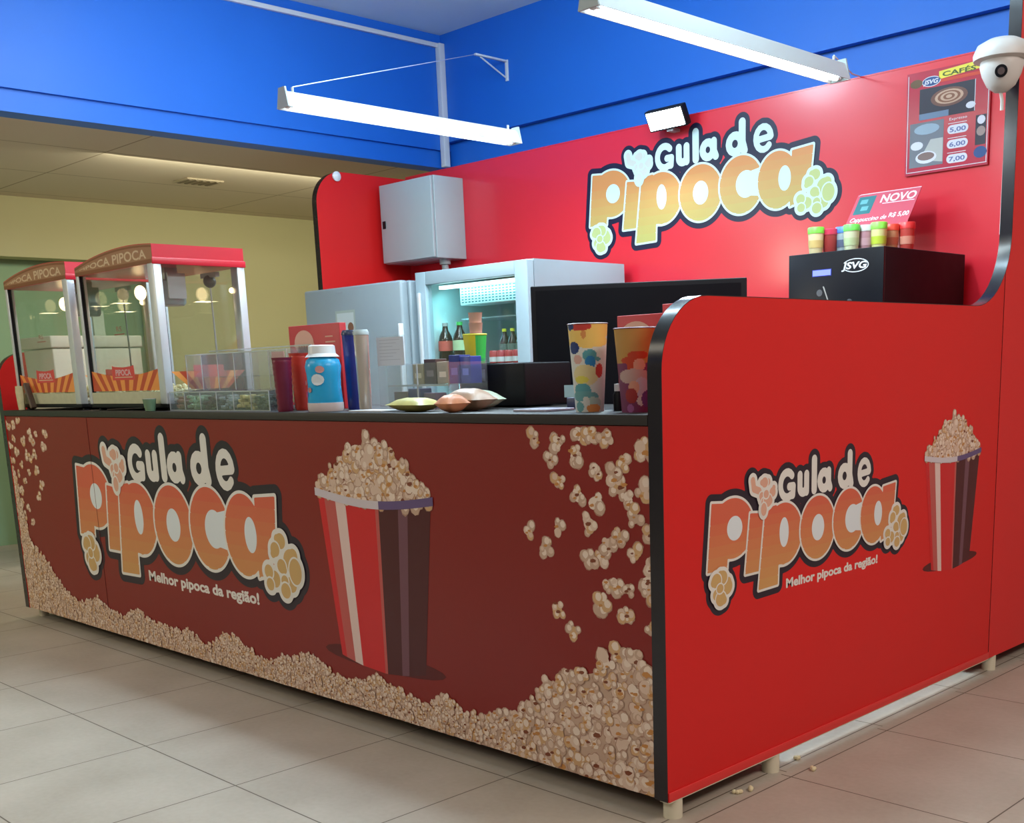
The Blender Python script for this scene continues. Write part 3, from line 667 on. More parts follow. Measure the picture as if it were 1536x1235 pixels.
pr.rect(.115, .640, .205, .668, pc('display_frame', (.03, .05, .3)), 1)
pr.poly([(.10, .44), (.15, .455), (.15, .54), (.12, .51)], pc('pale_decal', (.35, .33, .32)), 1)
pr.circ(.15, .575, .014, pc('cup_button', (.10, .10, .11)), 1)
for i in range(5): pr.poly([(.165 + i * .012, .60 - i * .030), (.171 + i * .012, .60 - i * .030), (.183 + i * .012, .57 - i * .030), (.177 + i * .012, .57 - i * .030)], pc('swoosh', (.33, .32, .30)), 1)
for i, (a, b) in enumerate(((.27, .49), (.29, .53), (.35, .50), (.33, .47), (.37, .48))): pr.circ(a, b, .010 + .004 * (i % 2), pc('speck', (.07, .075, .09)), 1)
pr.emit(vf, on_front(0)); vf.build('front_panel', t, normals=False)
MB().box((.118, -.002, .643), (.202, -.0008, .665), mat('blue_display', (.1, .1, .5), .4, emit=(.15, .22, 1.0), estr=1.6)).build('display', t)
# back shelf carrying it
t = thing('back_counter', (-1.25, 1.9, 0), 'low red back cabinet under the coffee machine', 'cabinet')
MB().box((0, .02, .06), (1.19, .78, .89), RED, bev=.003).build('body', t)
for i in range(2): 
    q = MB().box((.01 + i * .59, 0, .08), (.59 + i * .59, .02, .88), RED, bev=.002).build('door', t); MB().tube([(.50 + i * .18, -.012, .7), (.50 + i * .18, -.012, .8)], .005, STEEL).build('handle', q)
MB().box((-.01, -.01, .89), (1.20, .79, .92), BLACK, bev=.002).build('worktop', t)
for fx in (.08, 1.1):
    for fy in (.08, .7): MB().lathe([(.022, 0), (.022, .062)], PVC, (fx, fy, 0), 14).build('foot', t)
# jars on the machine
def jar(loc, r, h, body, lid, label, deco=None, tall=False):
    t = thing('snack_jar', loc, label, 'jar', 'jars on the coffee machine')
    MB().lathe([(r * .80, 0), (r * .84, .004), (r * .96, h * .45), (r, h * .72), (r, h * .76)], body, (0, 0, 0), 20).build('body', t)
    MB().lathe([(r * 1.05, h * .76), (r * 1.06, h * .97), (r * .98, h), (0, h)], lid, (0, 0, 0), 20).build('lid', t)
    if deco: MB().lathe([(r * .93, h * .22), (r * .99, h * .5)], deco, (0, 0, 0), 20, caps=False).build('label_band', t)
mk = lambda n, c, r=.4: mat(n, c, r)
jars = [(1.999, -.826, .105, (.62, .52, .30), (.16, .62, .05), (.55, .40, .15), 'cream jar with green lid at the left front of the coffee machine'),
        (2.05, -.790, .098, (.30, .03, .03), (.55, .03, .08), None, 'dark red jar behind the leftmost green lid jar'),
        (2.08, -.745, .104, (.30, .36, .40), (.05, .16, .60), (.10, .12, .2), 'jar with blue lid on the coffee machine'),
        (2.055, -.693, .106, (.52, .55, .36), (.12, .60, .08), (.42, .5, .28), 'pale jar with green lid right of the blue lid jar'),
        (2.11, -.660, .104, (.42, .22, .26), (.50, .50, .50), (.50, .30, .34), 'pink jar with grey white lid on the coffee machine'),
        (2.12, -.605, .110, (.60, .60, .25), (.20, .68, .06), (.45, .55, .05), 'yellow jar with bright green lid, the tallest of the row'),
        (2.20, -.595, .106, (.58, .28, .14), (.68, .06, .03), (.50, .12, .06), 'orange jar with red lid near the right end'),
        (2.24, -.545, .112, (.45, .05, .04), (.60, .03, .03), (.60, .25, .18), 'red patterned jar at the right end of the row')]
for i, (jy, jx, h, bc, lc, dc, lab) in enumerate(jars):
    jar((jx, jy, 1.6555), .032, h, mk('jar_body%d' % i, bc), mk('jar_lid%d' % i, lc), lab, mk('jar_band%d' % i, dc) if dc else None)
# acrylic red sign
t = thing('price_card', (-.80, 2.46, 1.6555), 'red tilted acrylic card with white print behind the jars', 'sign')
cd = MB(); cd.box((-.165, -.0015, .13), (.145, .0015, .335), mat('card_red', (.62, .10, .14), .25, coat=.4))
pr = Print(); cw = pc('card_white', (.75, .66, .70)); 
pr.poly([(-.162, .325), (-.15, .335), (.145, .335), (.145, .331), (-.148, .331)], cw, 1)
pr.rect(-.150, .215, -.065, .318, pc('card_teal', (.05, .18, .20)), 1); pr.rect(-.120, .235, -.085, .26, pc('card_teal2', (.15, .40, .42)), 2); pr.rect(-.135, .275, -.10, .30, pc('card_teal2', (.15, .40, .42)), 2)
put_text(pr, 'NOVO', -.035, .272, .135, .062, cw, 1, bold=.0016); pr.rect(-.02, .262, .135, .266, cw, 1)
put_text(pr, 'Cappuccino de', -.150, .172, .03, .034, cw, 1, bold=.0006, shear=.2); put_text(pr, 'R$ 5,00', .04, .178, .135, .035, cw, 1, bold=.001)
pr.emit(cd, on_front(-.0015)); cdo = cd.build('card', t, normals=False); cdo.location = (0, -.10, .03); cdo.rotation_euler = (math.radians(-38), 0, 0)
MB().box((-.15, .000, .002), (.13, .004, .135), ACR).box((-.15, -.03, 0), (.13, .07, .003), ACR).build('stand', t)

# ================================================================== MENU BOARD
t = thing('menu_board', (-.805, 2.696, 2.02), 'red coffee menu board with yellow heading on the red back panel', 'menu board')
mbd = MB(); mbd.box((0, -.008, 0), (.385, 0, .425), mat('menu_red', (.42, .02, .05), .22, coat=.6))
pr = Print(); w_ = pc('menu_white', (.62, .62, .68)); yl = pc('menu_yellow', (.72, .62, .06)); dk = pc('menu_dark', (.030, .025, .04)); cf = pc('coffee_foam', (.50, .32, .22)); cr_ = pc('menu_cream', (.42, .42, .40))
ln = .003
for a in ((0.006, .01, .009, .415), (.006, .01, .38, .013), (.376, .012, .379, .415)): pr.rect(*a, w_, 1)
pr.poly([(.150, .380), (.345, .392), (.345, .424), (.150, .412)], yl, 1); pr.rect(.155, .367, .383, .380, pc('menu_red2', (.55, .05, .02)), .8)
put_text(pr, 'CAFÉS', .166, .388, .318, .026, pc('menu_letter', (.05, .09, .01)), 2, bold=.0008)
pr.circ(.115, .378, .044, w_, 1, 20, ry=.021); pr.circ(.115, .378, .040, pc('menu_blue', (.02, .06, .20)), 2, 20, ry=.018); put_text(pr, 'JSVG', .078, .369, .148, .024, w_, 3, bold=.0008, shear=.2)
pr.circ(.045, .378, .030, pc('coffee_brown', (.12, .06, .02)), 1, 12, ry=.018)
pr.rect(.062, .225, .318, .352, dk, 1); pr.rect(.062, .225, .20, .25, pc('menu_bluegrey', (.14, .20, .30)), 2)
pr.circ(.20, .302, .085, pc('cup_rim', (.16, .07, .05)), 3, 24, ry=.038)
for k in range(5): pr.circ(.20, .303, .066 - k * .013, cf if k % 2 == 0 else pc('coffee_mid', (.22, .09, .05)), 4 + k, 20, ry=.029 - k * .0055)
pr.circ(.30, .252, .022, w_, 3, 12, ry=.014); pr.rect(.316, .226, .319, .352, w_, 2)
pr.rect(.020, .030, .180, .215, pc('photo2', (.16, .17, .20)), 1); pr.circ(.10, .185, .06, pc('photo2b', (.28, .36, .44)), 2, 16, ry=.022); pr.circ(.055, .120, .030, w_, 3, 14, ry=.018)
pr.poly([(.07, .06), (.178, .04), (.178, .14), (.12, .14)], cr_, 2); pr.circ(.10, .068, .050, w_, 3, 18, ry=.026); pr.circ(.10, .072, .040, pc('coffee_cup', (.20, .13, .12)), 4, 18, ry=.017)
for i, (zz, s_) in enumerate(((.165, '5,00'), (.105, '6,00'), (.045, '7,00'))):
    pr.circ(.215, zz, .018, w_, 1, 16); pr.circ(.275, zz, .018, w_, 1, 16); pr.rect(.215, zz - .018, .275, zz + .018, w_, 1.1)
    put_text(pr, s_, .208, zz - .010, .282, .026, pc('menu_ink', (.10, .12, .30)), 3, bold=.0006); pr.rect(.200, zz + .024, .285, zz + .0265, w_, 1)
put_text(pr, 'Expresso', .205, .203, .285, .016, w_, 1)
pr.rect(.325, .085, .372, .205, dk, 1); pr.circ(.350, .185, .018, w_, 2); pr.circ(.350, .14, .020, pc('photo3', (.30, .22, .20)), 2); pr.circ(.350, .055, .030, pc('menu_blue', (.02, .06, .20)), 2, ry=.024)
pr.emit(mbd, on_front(-.008)); mbd.build('board', t, normals=False)

# ================================================================== CCTV CAMERA
t = thing('security_camera', (-.016, 1.90, 2.228), 'white dome security camera on the tall red partition edge', 'camera')
CAMW = mat('camera_white', (.62, .58, .56), .4)
R25 = Matrix.Rotation(math.radians(8), 3, 'Y')
q = MB(); q.lathe([(.0, .072), (.05, .070), (.085, .052), (.098, .022), (.096, .004), (.060, -.004)], CAMW, (0, 0, 0), 32)
q.box((.02, -.03, .0), (.10, .06, .028), CAMW, bev=.01); q.build('cap', t)
q = MB(); q.lathe([(.072, 0), (.074, -.02), (.066, -.05), (.048, -.085), (.022, -.105), (0, -.108)], CAMW, (0, 0, .004), 32); q.build('body', t)
dv = Vector((1.876 + .03, -2.25 - 1.9, -1.0)).normalized()
q = MB(); c0 = Vector((.012, -.030, -.038)); q.tube([c0 + dv * .0, c0 + dv * .040], .021, BLKP, 20); q.tube([c0 + dv * .040, c0 + dv * .044], .012, mat('lens_glass', (.10, .07, .07), .1), 16); q.build('lens', t)
MB().tube([(.0, .0, -.10), (.004, .005, -.13), (.002, .01, -.16)], .006, CAMW, 8).build('cable', t)
MB().box((-.045, .05, -.01), (.0, .112, .03), CAMW, bev=.004).build('mount', t)
tag(MB().tube([(-.052, 2.03, 2.10), (-.052, 2.03, 1.9), (-.053, 2.03, 1.66)], .004, WHITE, 8).build('camera_cable'), 'thin white cable running down the inside of the tall red partition', 'cable')

# ================================================================== POPCORN MACHINES
STRM = [pc('rays_orange', (.80, .30, .07)), pc('rays_red', (.50, .07, .03)), pc('rays_brown', (.62, .06, .06))]
POPC = mat('popcorn_flakes', (.66, .58, .34), .8, noise=.35, nscale=60, bump=.5)
def popcorn_machine(x0, label, w=.75, dep=.415):
    y0 = .05; z0 = 1.10
    t = thing('popcorn_machine', (x0, y0, z0), label, 'popcorn machine', 'popcorn machines on the counter')
    H = .60   # underside of the roof
    MB().box((0.005, .005, .012), (w - .005, dep - .005, .030), BLKP, bev=.003).build('base', t)
    for fx in (.04, w - .04):
        for fy in (.04, dep - .04): MB().lathe([(.018, 0), (.016, .013)], BLKP, (fx, fy, 0), 14).build('foot', t)
    q = MB(); q.box((.02, .003, .030), (w - .03, .008, .080), mat('base_cream', (.48, .47, .32), .5, noise=.15, nscale=30)); q.box((.02, .008, .030), (w - .02, dep - .01, .040), STEEL); q.build('tray', t)
    for fx, fy in ((0, 0), (w - .055, 0), (0, dep - .035), (w - .055, dep - .035)):
        q = MB(); q.box((fx, fy, .028), (fx + .055 if fx > 0 else fx + .028, fy + .035, H), ALU, bev=.003)
        q.box((fx + (-.006 if fx > 0 else .028), fy + .004, .03), (fx + (.0 if fx > 0 else .034), fy + .02, H), BLKP); q.build('post', t)
    MB().box((.03, .010, .035), (w - .058, .014, H), GLASS).build('front_pane', t)
    MB().box((w - .012, .036, .035), (w - .008, dep - .036, H), GLASS).build('side_pane', t)
    MB().box((.008, .036, .035), (.012, dep - .036, H), GLASS).build('side_pane', t)
    MB().box((.03, dep - .012, .035), (w - .058, dep - .008, H), GLASS).build('rear_pane', t)
    # barrel roof: arched front header with red sides
    def zt(u): return .625 + .052 * math.sin(PI * (.06 + .70 * u) ) ** .8 if u < 1 else .66
    n = 14; arch = [(w * k / n, .632 + .050 * (1 - (2 * min(1, k / n * .92 + .0) - 1.25) ** 2 / 1.6)) for k in range(n + 1)]
    q = MB(); poly = [(0, H - .005)] + arch + [(w, H - .005)]
    q.prism(poly, 'y', .0, dep, MRED)
    q.box((w - .002, -.004, H - .008), (w + .004, dep + .006, H + .018), MRED, bev=.002)
    roof = q.build('roof', t)
    hd = MB(); pr = Print(); tan = pc('header_tan', (.34, .17, .09)); hb = pc('header_brown', (.22, .08, .035)); hl = pc('header_cream', (.62, .46, .30))
    for k in range(n):
        (a, za), (b_, zb) = arch[k], arch[k + 1]
        pr.poly([(a, H + .0), (b_, H + .0), (b_, zb - .003), (a, za - .003)], tan, 0)
        pr.poly([(a, za - .014), (b_, zb - .014), (b_, zb - .006), (a, za - .006)], hb, 1)
    pr.rect(0, H - .004, w, H + .012, hb, 1)
    fs, a, b_ = text_polys('PIPOCA PIPOCA', .060, .0012)
    kx = (w - .10) / (b_ - a)
    for f in fs:
        pp = []
        for p in f:
            u = .05 + (p[0] - a) * kx; top_ = .632 + .050 * (1 - (2 * min(1, u / w * .92) - 1.25) ** 2 / 1.6)
            pp.append((u, H + .018 + p[1] / .045 * (top_ - H - .040)))
        pr.poly(pp, hl, 2)
    pr.emit(hd, on_front(-.0005)); hd.build('printed_header', t, normals=False)
    # sunburst stickers on front and right panes
    st = MB(); pr = Print(); cx = w / 2 - .02; xa, xb = .035, w - .062
    def bow(u): return .165 - .020 + .030 * abs(2 * (u - xa) / (xb - xa) - 1) ** 1.5
    nn = 14
    for k in range(nn):
        ua, ub = xa + (xb - xa) * k / nn, xa + (xb - xa) * (k + 1) / nn; ba = cx + (ua - cx) * .72; bb = cx + (ub - cx) * .72
        pr.poly([(max(xa, ba), .085), (min(xb, bb), .085), (ub, bow(ub)), (ua, bow(ua))], STRM[k % 2], 0)
    pr.poly([(xa, .085), (cx + (xa - cx) * .72, .085), (xa, bow(xa))], STRM[1], 0); pr.poly([(xb, .085), (xb, bow(xb)), (cx + (xb - cx) * .72, .085)], STRM[0], 0)
    pr.poly([(cx - .11, .132), (cx + .11, .132), (cx + .105, .195), (cx + .08, .19), (cx, .186), (cx - .08, .19), (cx - .105, .195)], STRM[2], 1)
    pr.poly([(cx - .085, .142), (cx + .085, .142), (cx + .085, .146), (cx - .085, .146)], hl, 2)
    put_text(pr, 'PIPOCA', cx - .075, .152, cx + .075, .036, pc('sticker_pink', (.62, .42, .45)), 2, bold=.001)
    pr.emit(st, on_front(.009)); st.build('sunburst_sticker', t, normals=False); st = MB(); pr = Print()
    put_text(pr, 'RS', cx - .02, .34, cx + .03, .03, pc('pane_mark', (.30, .14, .10)), 2); pr.rect(cx - .045, .325, cx + .055, .330, pc('pane_mark', (.3, .14, .1)), 2)
    pr.emit(st, on_front(.009)); st.build('pane_marking', t, normals=False); st2 = MB()
    pr2 = Print(); ya, yb = .036, dep - .036; cy = (ya + yb) / 2
    for k in range(10):
        ua, ub = ya + (yb - ya) * k / 10, ya + (yb - ya) * (k + 1) / 10
        pr2.poly([(cy + (ua - cy) * .5, .085), (cy + (ub - cy) * .5, .085), (ub, .16), (ua, .16)], STRM[k % 2], 0)
    pr2.rect(cy - .07, .135, cy + .07, .185, STRM[2], 1)
    pr2.emit(st2, on_side(w - .0075)); st2.build('sunburst_sticker', t, normals=False)
    # kettle, motor, rod, bulb
    kt = MB(); kt.lathe([(.0, 0), (.060, 0), (.068, .01), (.068, .10), (.055, .105), (0, .106)], STEEL, (w - .20, .16, H - .16), 24)
    kt.box((w - .235, .13, H - .055), (w - .165, .19, H - .002), STEEL, bev=.004); kt.box((w - .13, .12, H - .135), (w - .122, .20, H - .03), STEEL); kt.build('kettle', t)
    MB().tube([(w - .17, .34, H - .06), (w - .165, .34, .25), (w - .16, .335, .14)], .004, STEEL, 8).ball((w - .16, .335, .135), .010, BLKP).build('stirring_rod', t)
    MB().ball((w - .17, .34, H - .055), .028, mat('dark_motor', (.10, .09, .08), .4)).box((w - .23, .33, H - .04), (w - .1, .35, H - .02), STEEL).build('motor', t)
    MB().ball((.10, .25, H - .075), .026, mat('warm_bulb', (1, .8, .5), .5, emit=(1, .72, .38), estr=5), (1, 1, 1.3)).build('bulb', t)
    MB().ball((w - .06, .38, H - .10), .012, mat('warm_bulb', (1, .8, .5), .5, emit=(1, .72, .38), estr=5)).build('bulb', t)
    area('machine_bulb_light', (x0 + .12, y0 + .25, z0 + H - .11), (0, 0, 0), .08, .08, .8, (1, .75, .45))
    return t
popcorn_machine(-4.325, 'popcorn machine at the far left end of the counter')
popcorn_machine(-3.475, 'popcorn machine next to the candy rack, right of its twin')
# popcorn left in the trays (uncountable), each one object
def flakes(x0, name_label, n=420):
    mb = MB(); rr = random.Random(int(-x0 * 100)); cm = [POPC, mat('popcorn_flakes_pale', (.72, .68, .46), .8, noise=.3, nscale=50)]
    for k in range(n):
        u, v = rr.uniform(.07, .65), rr.uniform(.05, .35); hgt = .012 + .055 * max(0, 1 - abs(u - .35) / .45) * rr.random()
        bm = bmesh.new(); bmesh.ops.create_icosphere(bm, subdivisions=1, radius=rr.uniform(.007, .012))
        for q in bm.verts: q.co = q.co * rr.uniform(.75, 1.3) + Vector((u, v, .042 + hgt))
        mb.bm(bm, cm[k % 2], False)
    o = mb.build('popcorn', None, (x0, .05, 1.10)); tag(o, name_label, 'popcorn', kind='stuff'); return o
flakes(-4.325, 'loose popcorn lying in the tray of the far left popcorn machine')
flakes(-3.475, 'loose popcorn lying in the tray of the popcorn machine by the rack')
# scoop and packets leaning at the machines
t = thing('popcorn_bag', (-4.22, .022, 1.10), 'small pale bag of popcorn in front of the far left machine', 'bag')
q = MB(); q.lathe([(.0, 0), (.030, .002), (.034, .03), (.040, .09), (.036, .12)], mat('bag_plastic', (.55, .50, .32), .4, noise=.3, nscale=40), (0, 0, 0), 10, sy=.45); q.build('bag', t)
tag(MB().box((-4.12, .012, 1.102), (-4.10, .040, 1.24), mat('wood_scoop', (.09, .06, .04), .5), bev=.004, rot=Matrix.Rotation(math.radians(-28), 3, 'Y')).build('scoop_handle'), 'dark scoop handle leaning on the far left popcorn machine', 'scoop')
t = thing('green_cup', (-2.800, .010, 1.10), 'small translucent green cup before the popcorn machine corner', 'cup')
MB().lathe([(.0, .001), (.020, .001), (.028, .050), (.026, .050), (.018, .004)], mat('green_cup', (.12, .20, .12), .3), (0, 0, 0), 18, caps=False).build('cup', t)
MB().lathe([(.027, .048), (.0285, .052), (.0265, .052)], ACRE, (0, 0, 0), 18, caps=False).build('rim', t)

# ================================================================== CANDY RACK
t = thing('candy_rack', (-2.72, .06, 1.10), 'clear acrylic candy organiser with two tiers of bins on the counter', 'candy rack')
rw, nb = .775, 6
q = MB()
for k in range(nb + 1):
    xx = rw * k / nb; MB().prism([(.0, .0), (.0, .075), (.09, .085), (.09, .225), (.20, .235), (.20, .0)], 'x', xx - .0015, xx + .0015, ACR).build('divider', t)
q = MB(); q.box((0, .0, .0), (rw, .003, .075), ACR); q.box((0, .09, .0), (rw, .093, .225), ACR); q.box((0, .20, 0), (rw, .203, .240), ACR); q.box((0, 0, 0), (rw, .2, .003), ACR); q.box((0, .093, .13), (rw, .2, .133), ACR); q.build('bin_wall', t)
q = MB()
for a in ((0, -.001, .073, rw, .002, .077), (0, .089, .222, rw, .094, .227), (0, .199, .238, rw, .204, .243), (0, -.001, 0, rw, .002, .004)): q.box(a[:3], a[3:], ACRE)
for k in range(nb + 1): q.box((rw * k / nb - .002, -.001, 0), (rw * k / nb + .002, .001, .076), ACRE); q.box((rw * k / nb - .002, .0885, .08), (rw * k / nb + .002, .0905, .225), ACRE)
q.build('edge', t)
cc = [(.18, .07, .05), (.16, .24, .14), (.040, .006, .014), (.20, .23, .24), (.42, .34, .12), (.06, .08, .05)]
names = ['brown', 'pale green', 'dark maroon', 'grey', 'mixed yellow and green', 'dark green']
for k in range(nb):
    mb = MB(); rr = random.Random(k); m1 = mat('candy_%d' % k, cc[k], .45); m2 = mat('candy_%db' % k, tuple(min(1, c * 1.4) for c in cc[k]), .45)
    for i in range(70):
        u = rw * k / nb + rr.uniform(.014, rw / nb - .014); v = rr.uniform(.014, .078); z = rr.uniform(.010, .056)
        mb.box((u - .010, v - .008, z - .006), (u + .010, v + .008, z + .006), m1 if rr.random() < .75 else m2, bev=.002, rot=Matrix.Rotation(rr.uniform(0, 3), 3, 'Z'))
    tag(mb.build('candies', None, (-2.72, .06, 1.10)), names[k] + ' sweets filling a lower bin of the clear candy rack', 'sweets', kind='stuff')
tag(MB().box((0, 0, 0), (.085, .004, .085), mat('pink_card', (.62, .28, .28), .5)).build('sweet_packet', None, (-2.06, .156, 1.2335)), 'pink packet standing in the upper right bin of the candy rack', 'packet')
tag(MB().box((0, 0, 0), (.055, .004, .055), mat('plum_card', (.34, .08, .14), .5)).build('sweet_packet', None, (-1.975, .272, 1.10)), 'small plum packet behind the right end of the candy rack', 'packet')

# ================================================================== COUNTER ITEMS
t = thing('ribbed_cup', (-1.83, .055, 1.10), 'dark maroon ribbed plastic cup beside the red one', 'cup')
def ribbed(n, h, r0, r1, amp):
    return [(r0 + (r1 - r0) * i / n + (amp if i % 2 else 0), h * i / n) for i in range(n + 1)]
MRN = mat('maroon_plastic', (.16, .010, .035), .35); RDC = mat('red_plastic', (.50, .035, .02), .35)
MB().lathe(ribbed(18, .185, .026, .033, .0025), MRN, (0, 0, 0), 24).build('cup_body', t)
MB().lathe([(.034, .183), (.037, .192), (.031, .192)], MRN, (0, 0, 0), 24, caps=False).build('rim', t)
t = thing('ribbed_cup', (-1.886, .172, 1.10), 'bright red ribbed plastic cup left of the blue bottle', 'cup')
MB().lathe(ribbed(18, .200, .030, .041, .003), RDC, (0, 0, 0), 24).build('cup_body', t)
MB().lathe([(.042, .198), (.045, .208), (.038, .208)], RDC, (0, 0, 0), 24, caps=False).build('rim', t)
t = thing('blue_bottle', (-1.637, .10, 1.10), 'bright blue bottle with white cap standing on the counter', 'bottle')
BB = mat('bottle_blue', (.02, .38, .72), .3, noise=.1, nscale=18)
MB().lathe([(.0, 0), (.083, 0), (.088, .008), (.088, .03)], mat('bottle_base_pink', (.72, .62, .62), .4), (0, 0, 0), 28, sy=.72, sx=.72).build('bottle_foot', t)
MB().lathe([(.083, .028), (.086, .035), (.080, .09), (.083, .13), (.088, .155), (.080, .178), (.058, .190), (.046, .194)], BB, (0, 0, 0), 28, sy=.72, sx=.72).build('body', t)
MB().lathe([(.060, .188), (.052, .196), (.048, .200), (.046, .226), (.040, .229), (0, .229)], WHITE, (0, 0, 0), 24).build('cap', t)
pr = Print(); 
for a, b_, r_, c_ in ((.035, .11, .022, (.65, .70, .75)), (.045, .145, .014, (.6, .3, .3)), (-.03, .06, .012, (.5, .1, .4)), (-.035, .10, .010, (.1, .5, .6)), (.0, .075, .010, (.5, .2, .2))): pr.circ(a, b_, r_, pc('bb%d' % int(b_ * 1000), c_), 0, ry=r_ * .9)
polyprint('printed_label', t, lambda u, v, l: (u, -.0615 + abs(u) ** 2 * 8 - .0008, v), pr)
def tumbler(loc, r, h, m, ml, label):
    t = thing('tumbler', loc, label, 'tumbler', 'tall tumblers on the counter')
    MB().lathe([(r * .80, 0), (r * .84, .006), (r, h * .93), (r, h * .94)], m, (0, 0, 0), 28).build('body', t)
    MB().lathe([(r * 1.05, h * .935), (r * 1.07, h * .965), (r * .9, h), (0, h)], ml, (0, 0, 0), 28).build('lid', t); return t
tumbler((-1.628, .22, 1.10), .031, .280, mat('tumbler_blue', (.012, .020, .16), .3), mat('tumbler_lid_dark', (.03, .04, .09), .3), 'tall dark blue tumbler right of the blue bottle')
tumbler((-1.482, .16, 1.10), .026, .275, mat('tumbler_silver', (.60, .54, .48), .25, metal=.5), mat('tumbler_lid_clear', (.42, .52, .55), .3), 'tall silver tumbler with pale lid beside the dark blue one')
# flat red popcorn boxes with cream cup print
def redbox(loc, w, h, label, lean=0.0, printed=True):
    t = thing('popcorn_box', loc, label, 'box', 'red popcorn boxes')
    q = MB(); q.box((0, 0, 0), (w, .03, h), mat('box_red', (.52, .02, .03), .45), bev=.002)
    pr = Print(); cream_ = pc('box_cream', (.70, .40, .30)); ink = pc('box_ink', (.35, .08, .04))
    cx = w * .30; zc = h - .066; R_ = .066
    if printed:
        pr.circ(cx, zc, R_, cream_, 1, 24, ry=R_ * .72); pr.rect(cx - R_ * 1.05, zc - .014, cx + R_ * 1.05, zc - .004, cream_, 1.2)
        pr.rect(cx - .045, zc - .095, cx + .045, zc - .01, cream_, 1)
        for k in range(5): pr.circ(cx - .036 + k * .018, zc - .018 , .005, ink, 2, 8, ry=.008)
        for k in range(4): pr.rect(cx - .04 + k * .022, zc - .09, cx - .030 + k * .022, zc - .04, pc('box_stripe', (.55, .15, .10)), 2)
        for k in range(4): pr.rect(w * .72, h - .05 - k * .02, w * .72 + .05 + .015 * (k % 2), h - .045 - k * .02, cream_, 1)
    pr.emit(q, on_front(0)); q.build('carton', t, normals=False); return t
redbox((-2.14, .29, 1.10), .345, .316, 'red popcorn box with cream tub print behind the blue bottle')
redbox((-.505, .40, 1.10), .25, .272, 'red popcorn box with cream tub print behind the right snack cups')
redbox((-.418, .51, 1.10), .25, .304, 'plain red popcorn box peeping out behind the right partition corner', printed=False)
# acrylic stand with snacks
t = thing('acrylic_stand', (-1.42, .215, 1.10), 'clear acrylic counter stand holding small snack boxes', 'stand')
q = MB(); q.box((0, 0, 0), (.33, .003, .155), ACR); q.box((0, .17, 0), (.33, .173, .165), ACR); q.box((0, 0, 0), (.003, .17, .155), ACR); q.box((.327, 0, 0), (.33, .17, .155), ACR); q.box((0, 0, .08), (.33, .17, .083), ACR)
q.box((0, 0, .078), (.33, .004, .084), ACRE); q.box((.163, -.001, 0), (.168, .003, .155), ACRE); q.build('stand', t)
sb = [(.008, .060, (.34, .25, .12), .10, .07), (.072, .065, (.07, .03, .03), .10, .085), (.142, .062, (.45, .32, .22), .10, .075), (.208, .056, (.02, .03, .20), .10, .095), (.010, .070, (.10, .02, .03), .01, .06), (.090, .068, (.03, .035, .12), .01, .07), (.175, .062, (.12, .05, .12), .01, .055), (.268, .052, (.03, .05, .30), .10, .09)]
lab = ['tan snack box at the left of the acrylic stand', 'dark brown snack box in the acrylic stand', 'pale orange snack box in the middle of the acrylic stand', 'navy snack box at the right rear of the acrylic stand', 'dark red snack packet low in the acrylic stand', 'dark blue snack packet low in the acrylic stand', 'plum snack packet at the low right of the acrylic stand', 'bright blue snack box at the right end of the acrylic stand']
for k, (sx, sw, sc, sy, sh) in enumerate(sb):
    q = MB(); q.box((0, 0, 0), (sw, .05, sh), mat('snackbox%d' % k, sc, .4, noise=.2, nscale=40), bev=.002)
    pr = Print(); pr.rect(sw * .2, sh * .3, sw * .8, sh * .55, pc('sb%d' % k, tuple(min(1, c * 2 + .1) for c in sc)), 1); pr.emit(q, on_front(0))
    zz = 1.1005 if sy < .1 else 1.1835
    tag(q.build('snack_box', None, (-1.42 + sx, .222 + sy, zz), normals=False), lab[k], 'snack box', 'snack boxes in the acrylic stand')
# white sheet of paper hanging in clear holder
t = thing('paper_notice', (-1.435, .19, 1.10), 'white printed sheet in a clear upright holder before the freezer', 'notice')
q = MB(); q.box((0, -.001, .150), (.150, .001, .245), mat('paper_white', (.52, .56, .66), .6))
pr = Print()
for k in range(7): pr.rect(.015, .235 - k * .011, .13 - .02 * (k % 3), .237 - k * .011, pc('paper_line', (.38, .42, .52)), 1)
pr.emit(q, on_front(-.001)); q.build('sheet', t, normals=False)
MB().box((-.004, .0012, .0), (.154, .0035, .25), ACR).build('holder', t)
# doughnuts / snack packets low on counter
pkm = [mat('packet_yellow', (.46, .40, .12), .4, noise=.3, nscale=30), mat('packet_tan', (.42, .27, .18), .4, noise=.3, nscale=30), mat('packet_pale', (.42, .50, .38), .4, noise=.2, nscale=30), mat('packet_orange', (.62, .25, .12), .4, noise=.3, nscale=30)]
def packet(loc, w, d, h, m, label, rz=0):
    t = thing('snack_packet', loc, label, 'packet', 'snack packets lying on the counter', rz)
    bm = bmesh.new(); bmesh.ops.create_grid(bm, x_segments=14, y_segments=10, size=1)
    V = []; F = []; nx, ny = 14, 10; top_ = {}; 
    mb = MB(); rr = random.Random(int(abs(loc[0]) * 1000))
    bm.free()
    idx = {}
    for s_ in (1, -1):
        for i in range(nx + 1):
            for j in range(ny + 1):
                u, v = i / nx * 2 - 1, j / ny * 2 - 1; p = max(0, (1 - u ** 4)) * max(0, (1 - v ** 2)) ** .6
                z = h / 2 * (1 + s_ * p) if s_ > 0 else h / 2 * (1 - p)
                V.append((u * w / 2, v * d / 2, max(0, z + (rr.uniform(-.001, .001) if p > .1 and s_ > 0 else 0))))
    n1 = (nx + 1) * (ny + 1)
    for s_ in range(2):
        for i in range(nx):
            for j in range(ny):
                a = s_ * n1 + i * (ny + 1) + j; F.append([a, a + 1, a + ny + 2, a + ny + 1])
    mb.add(V, F, m, True); mb.build('packet_body', t)
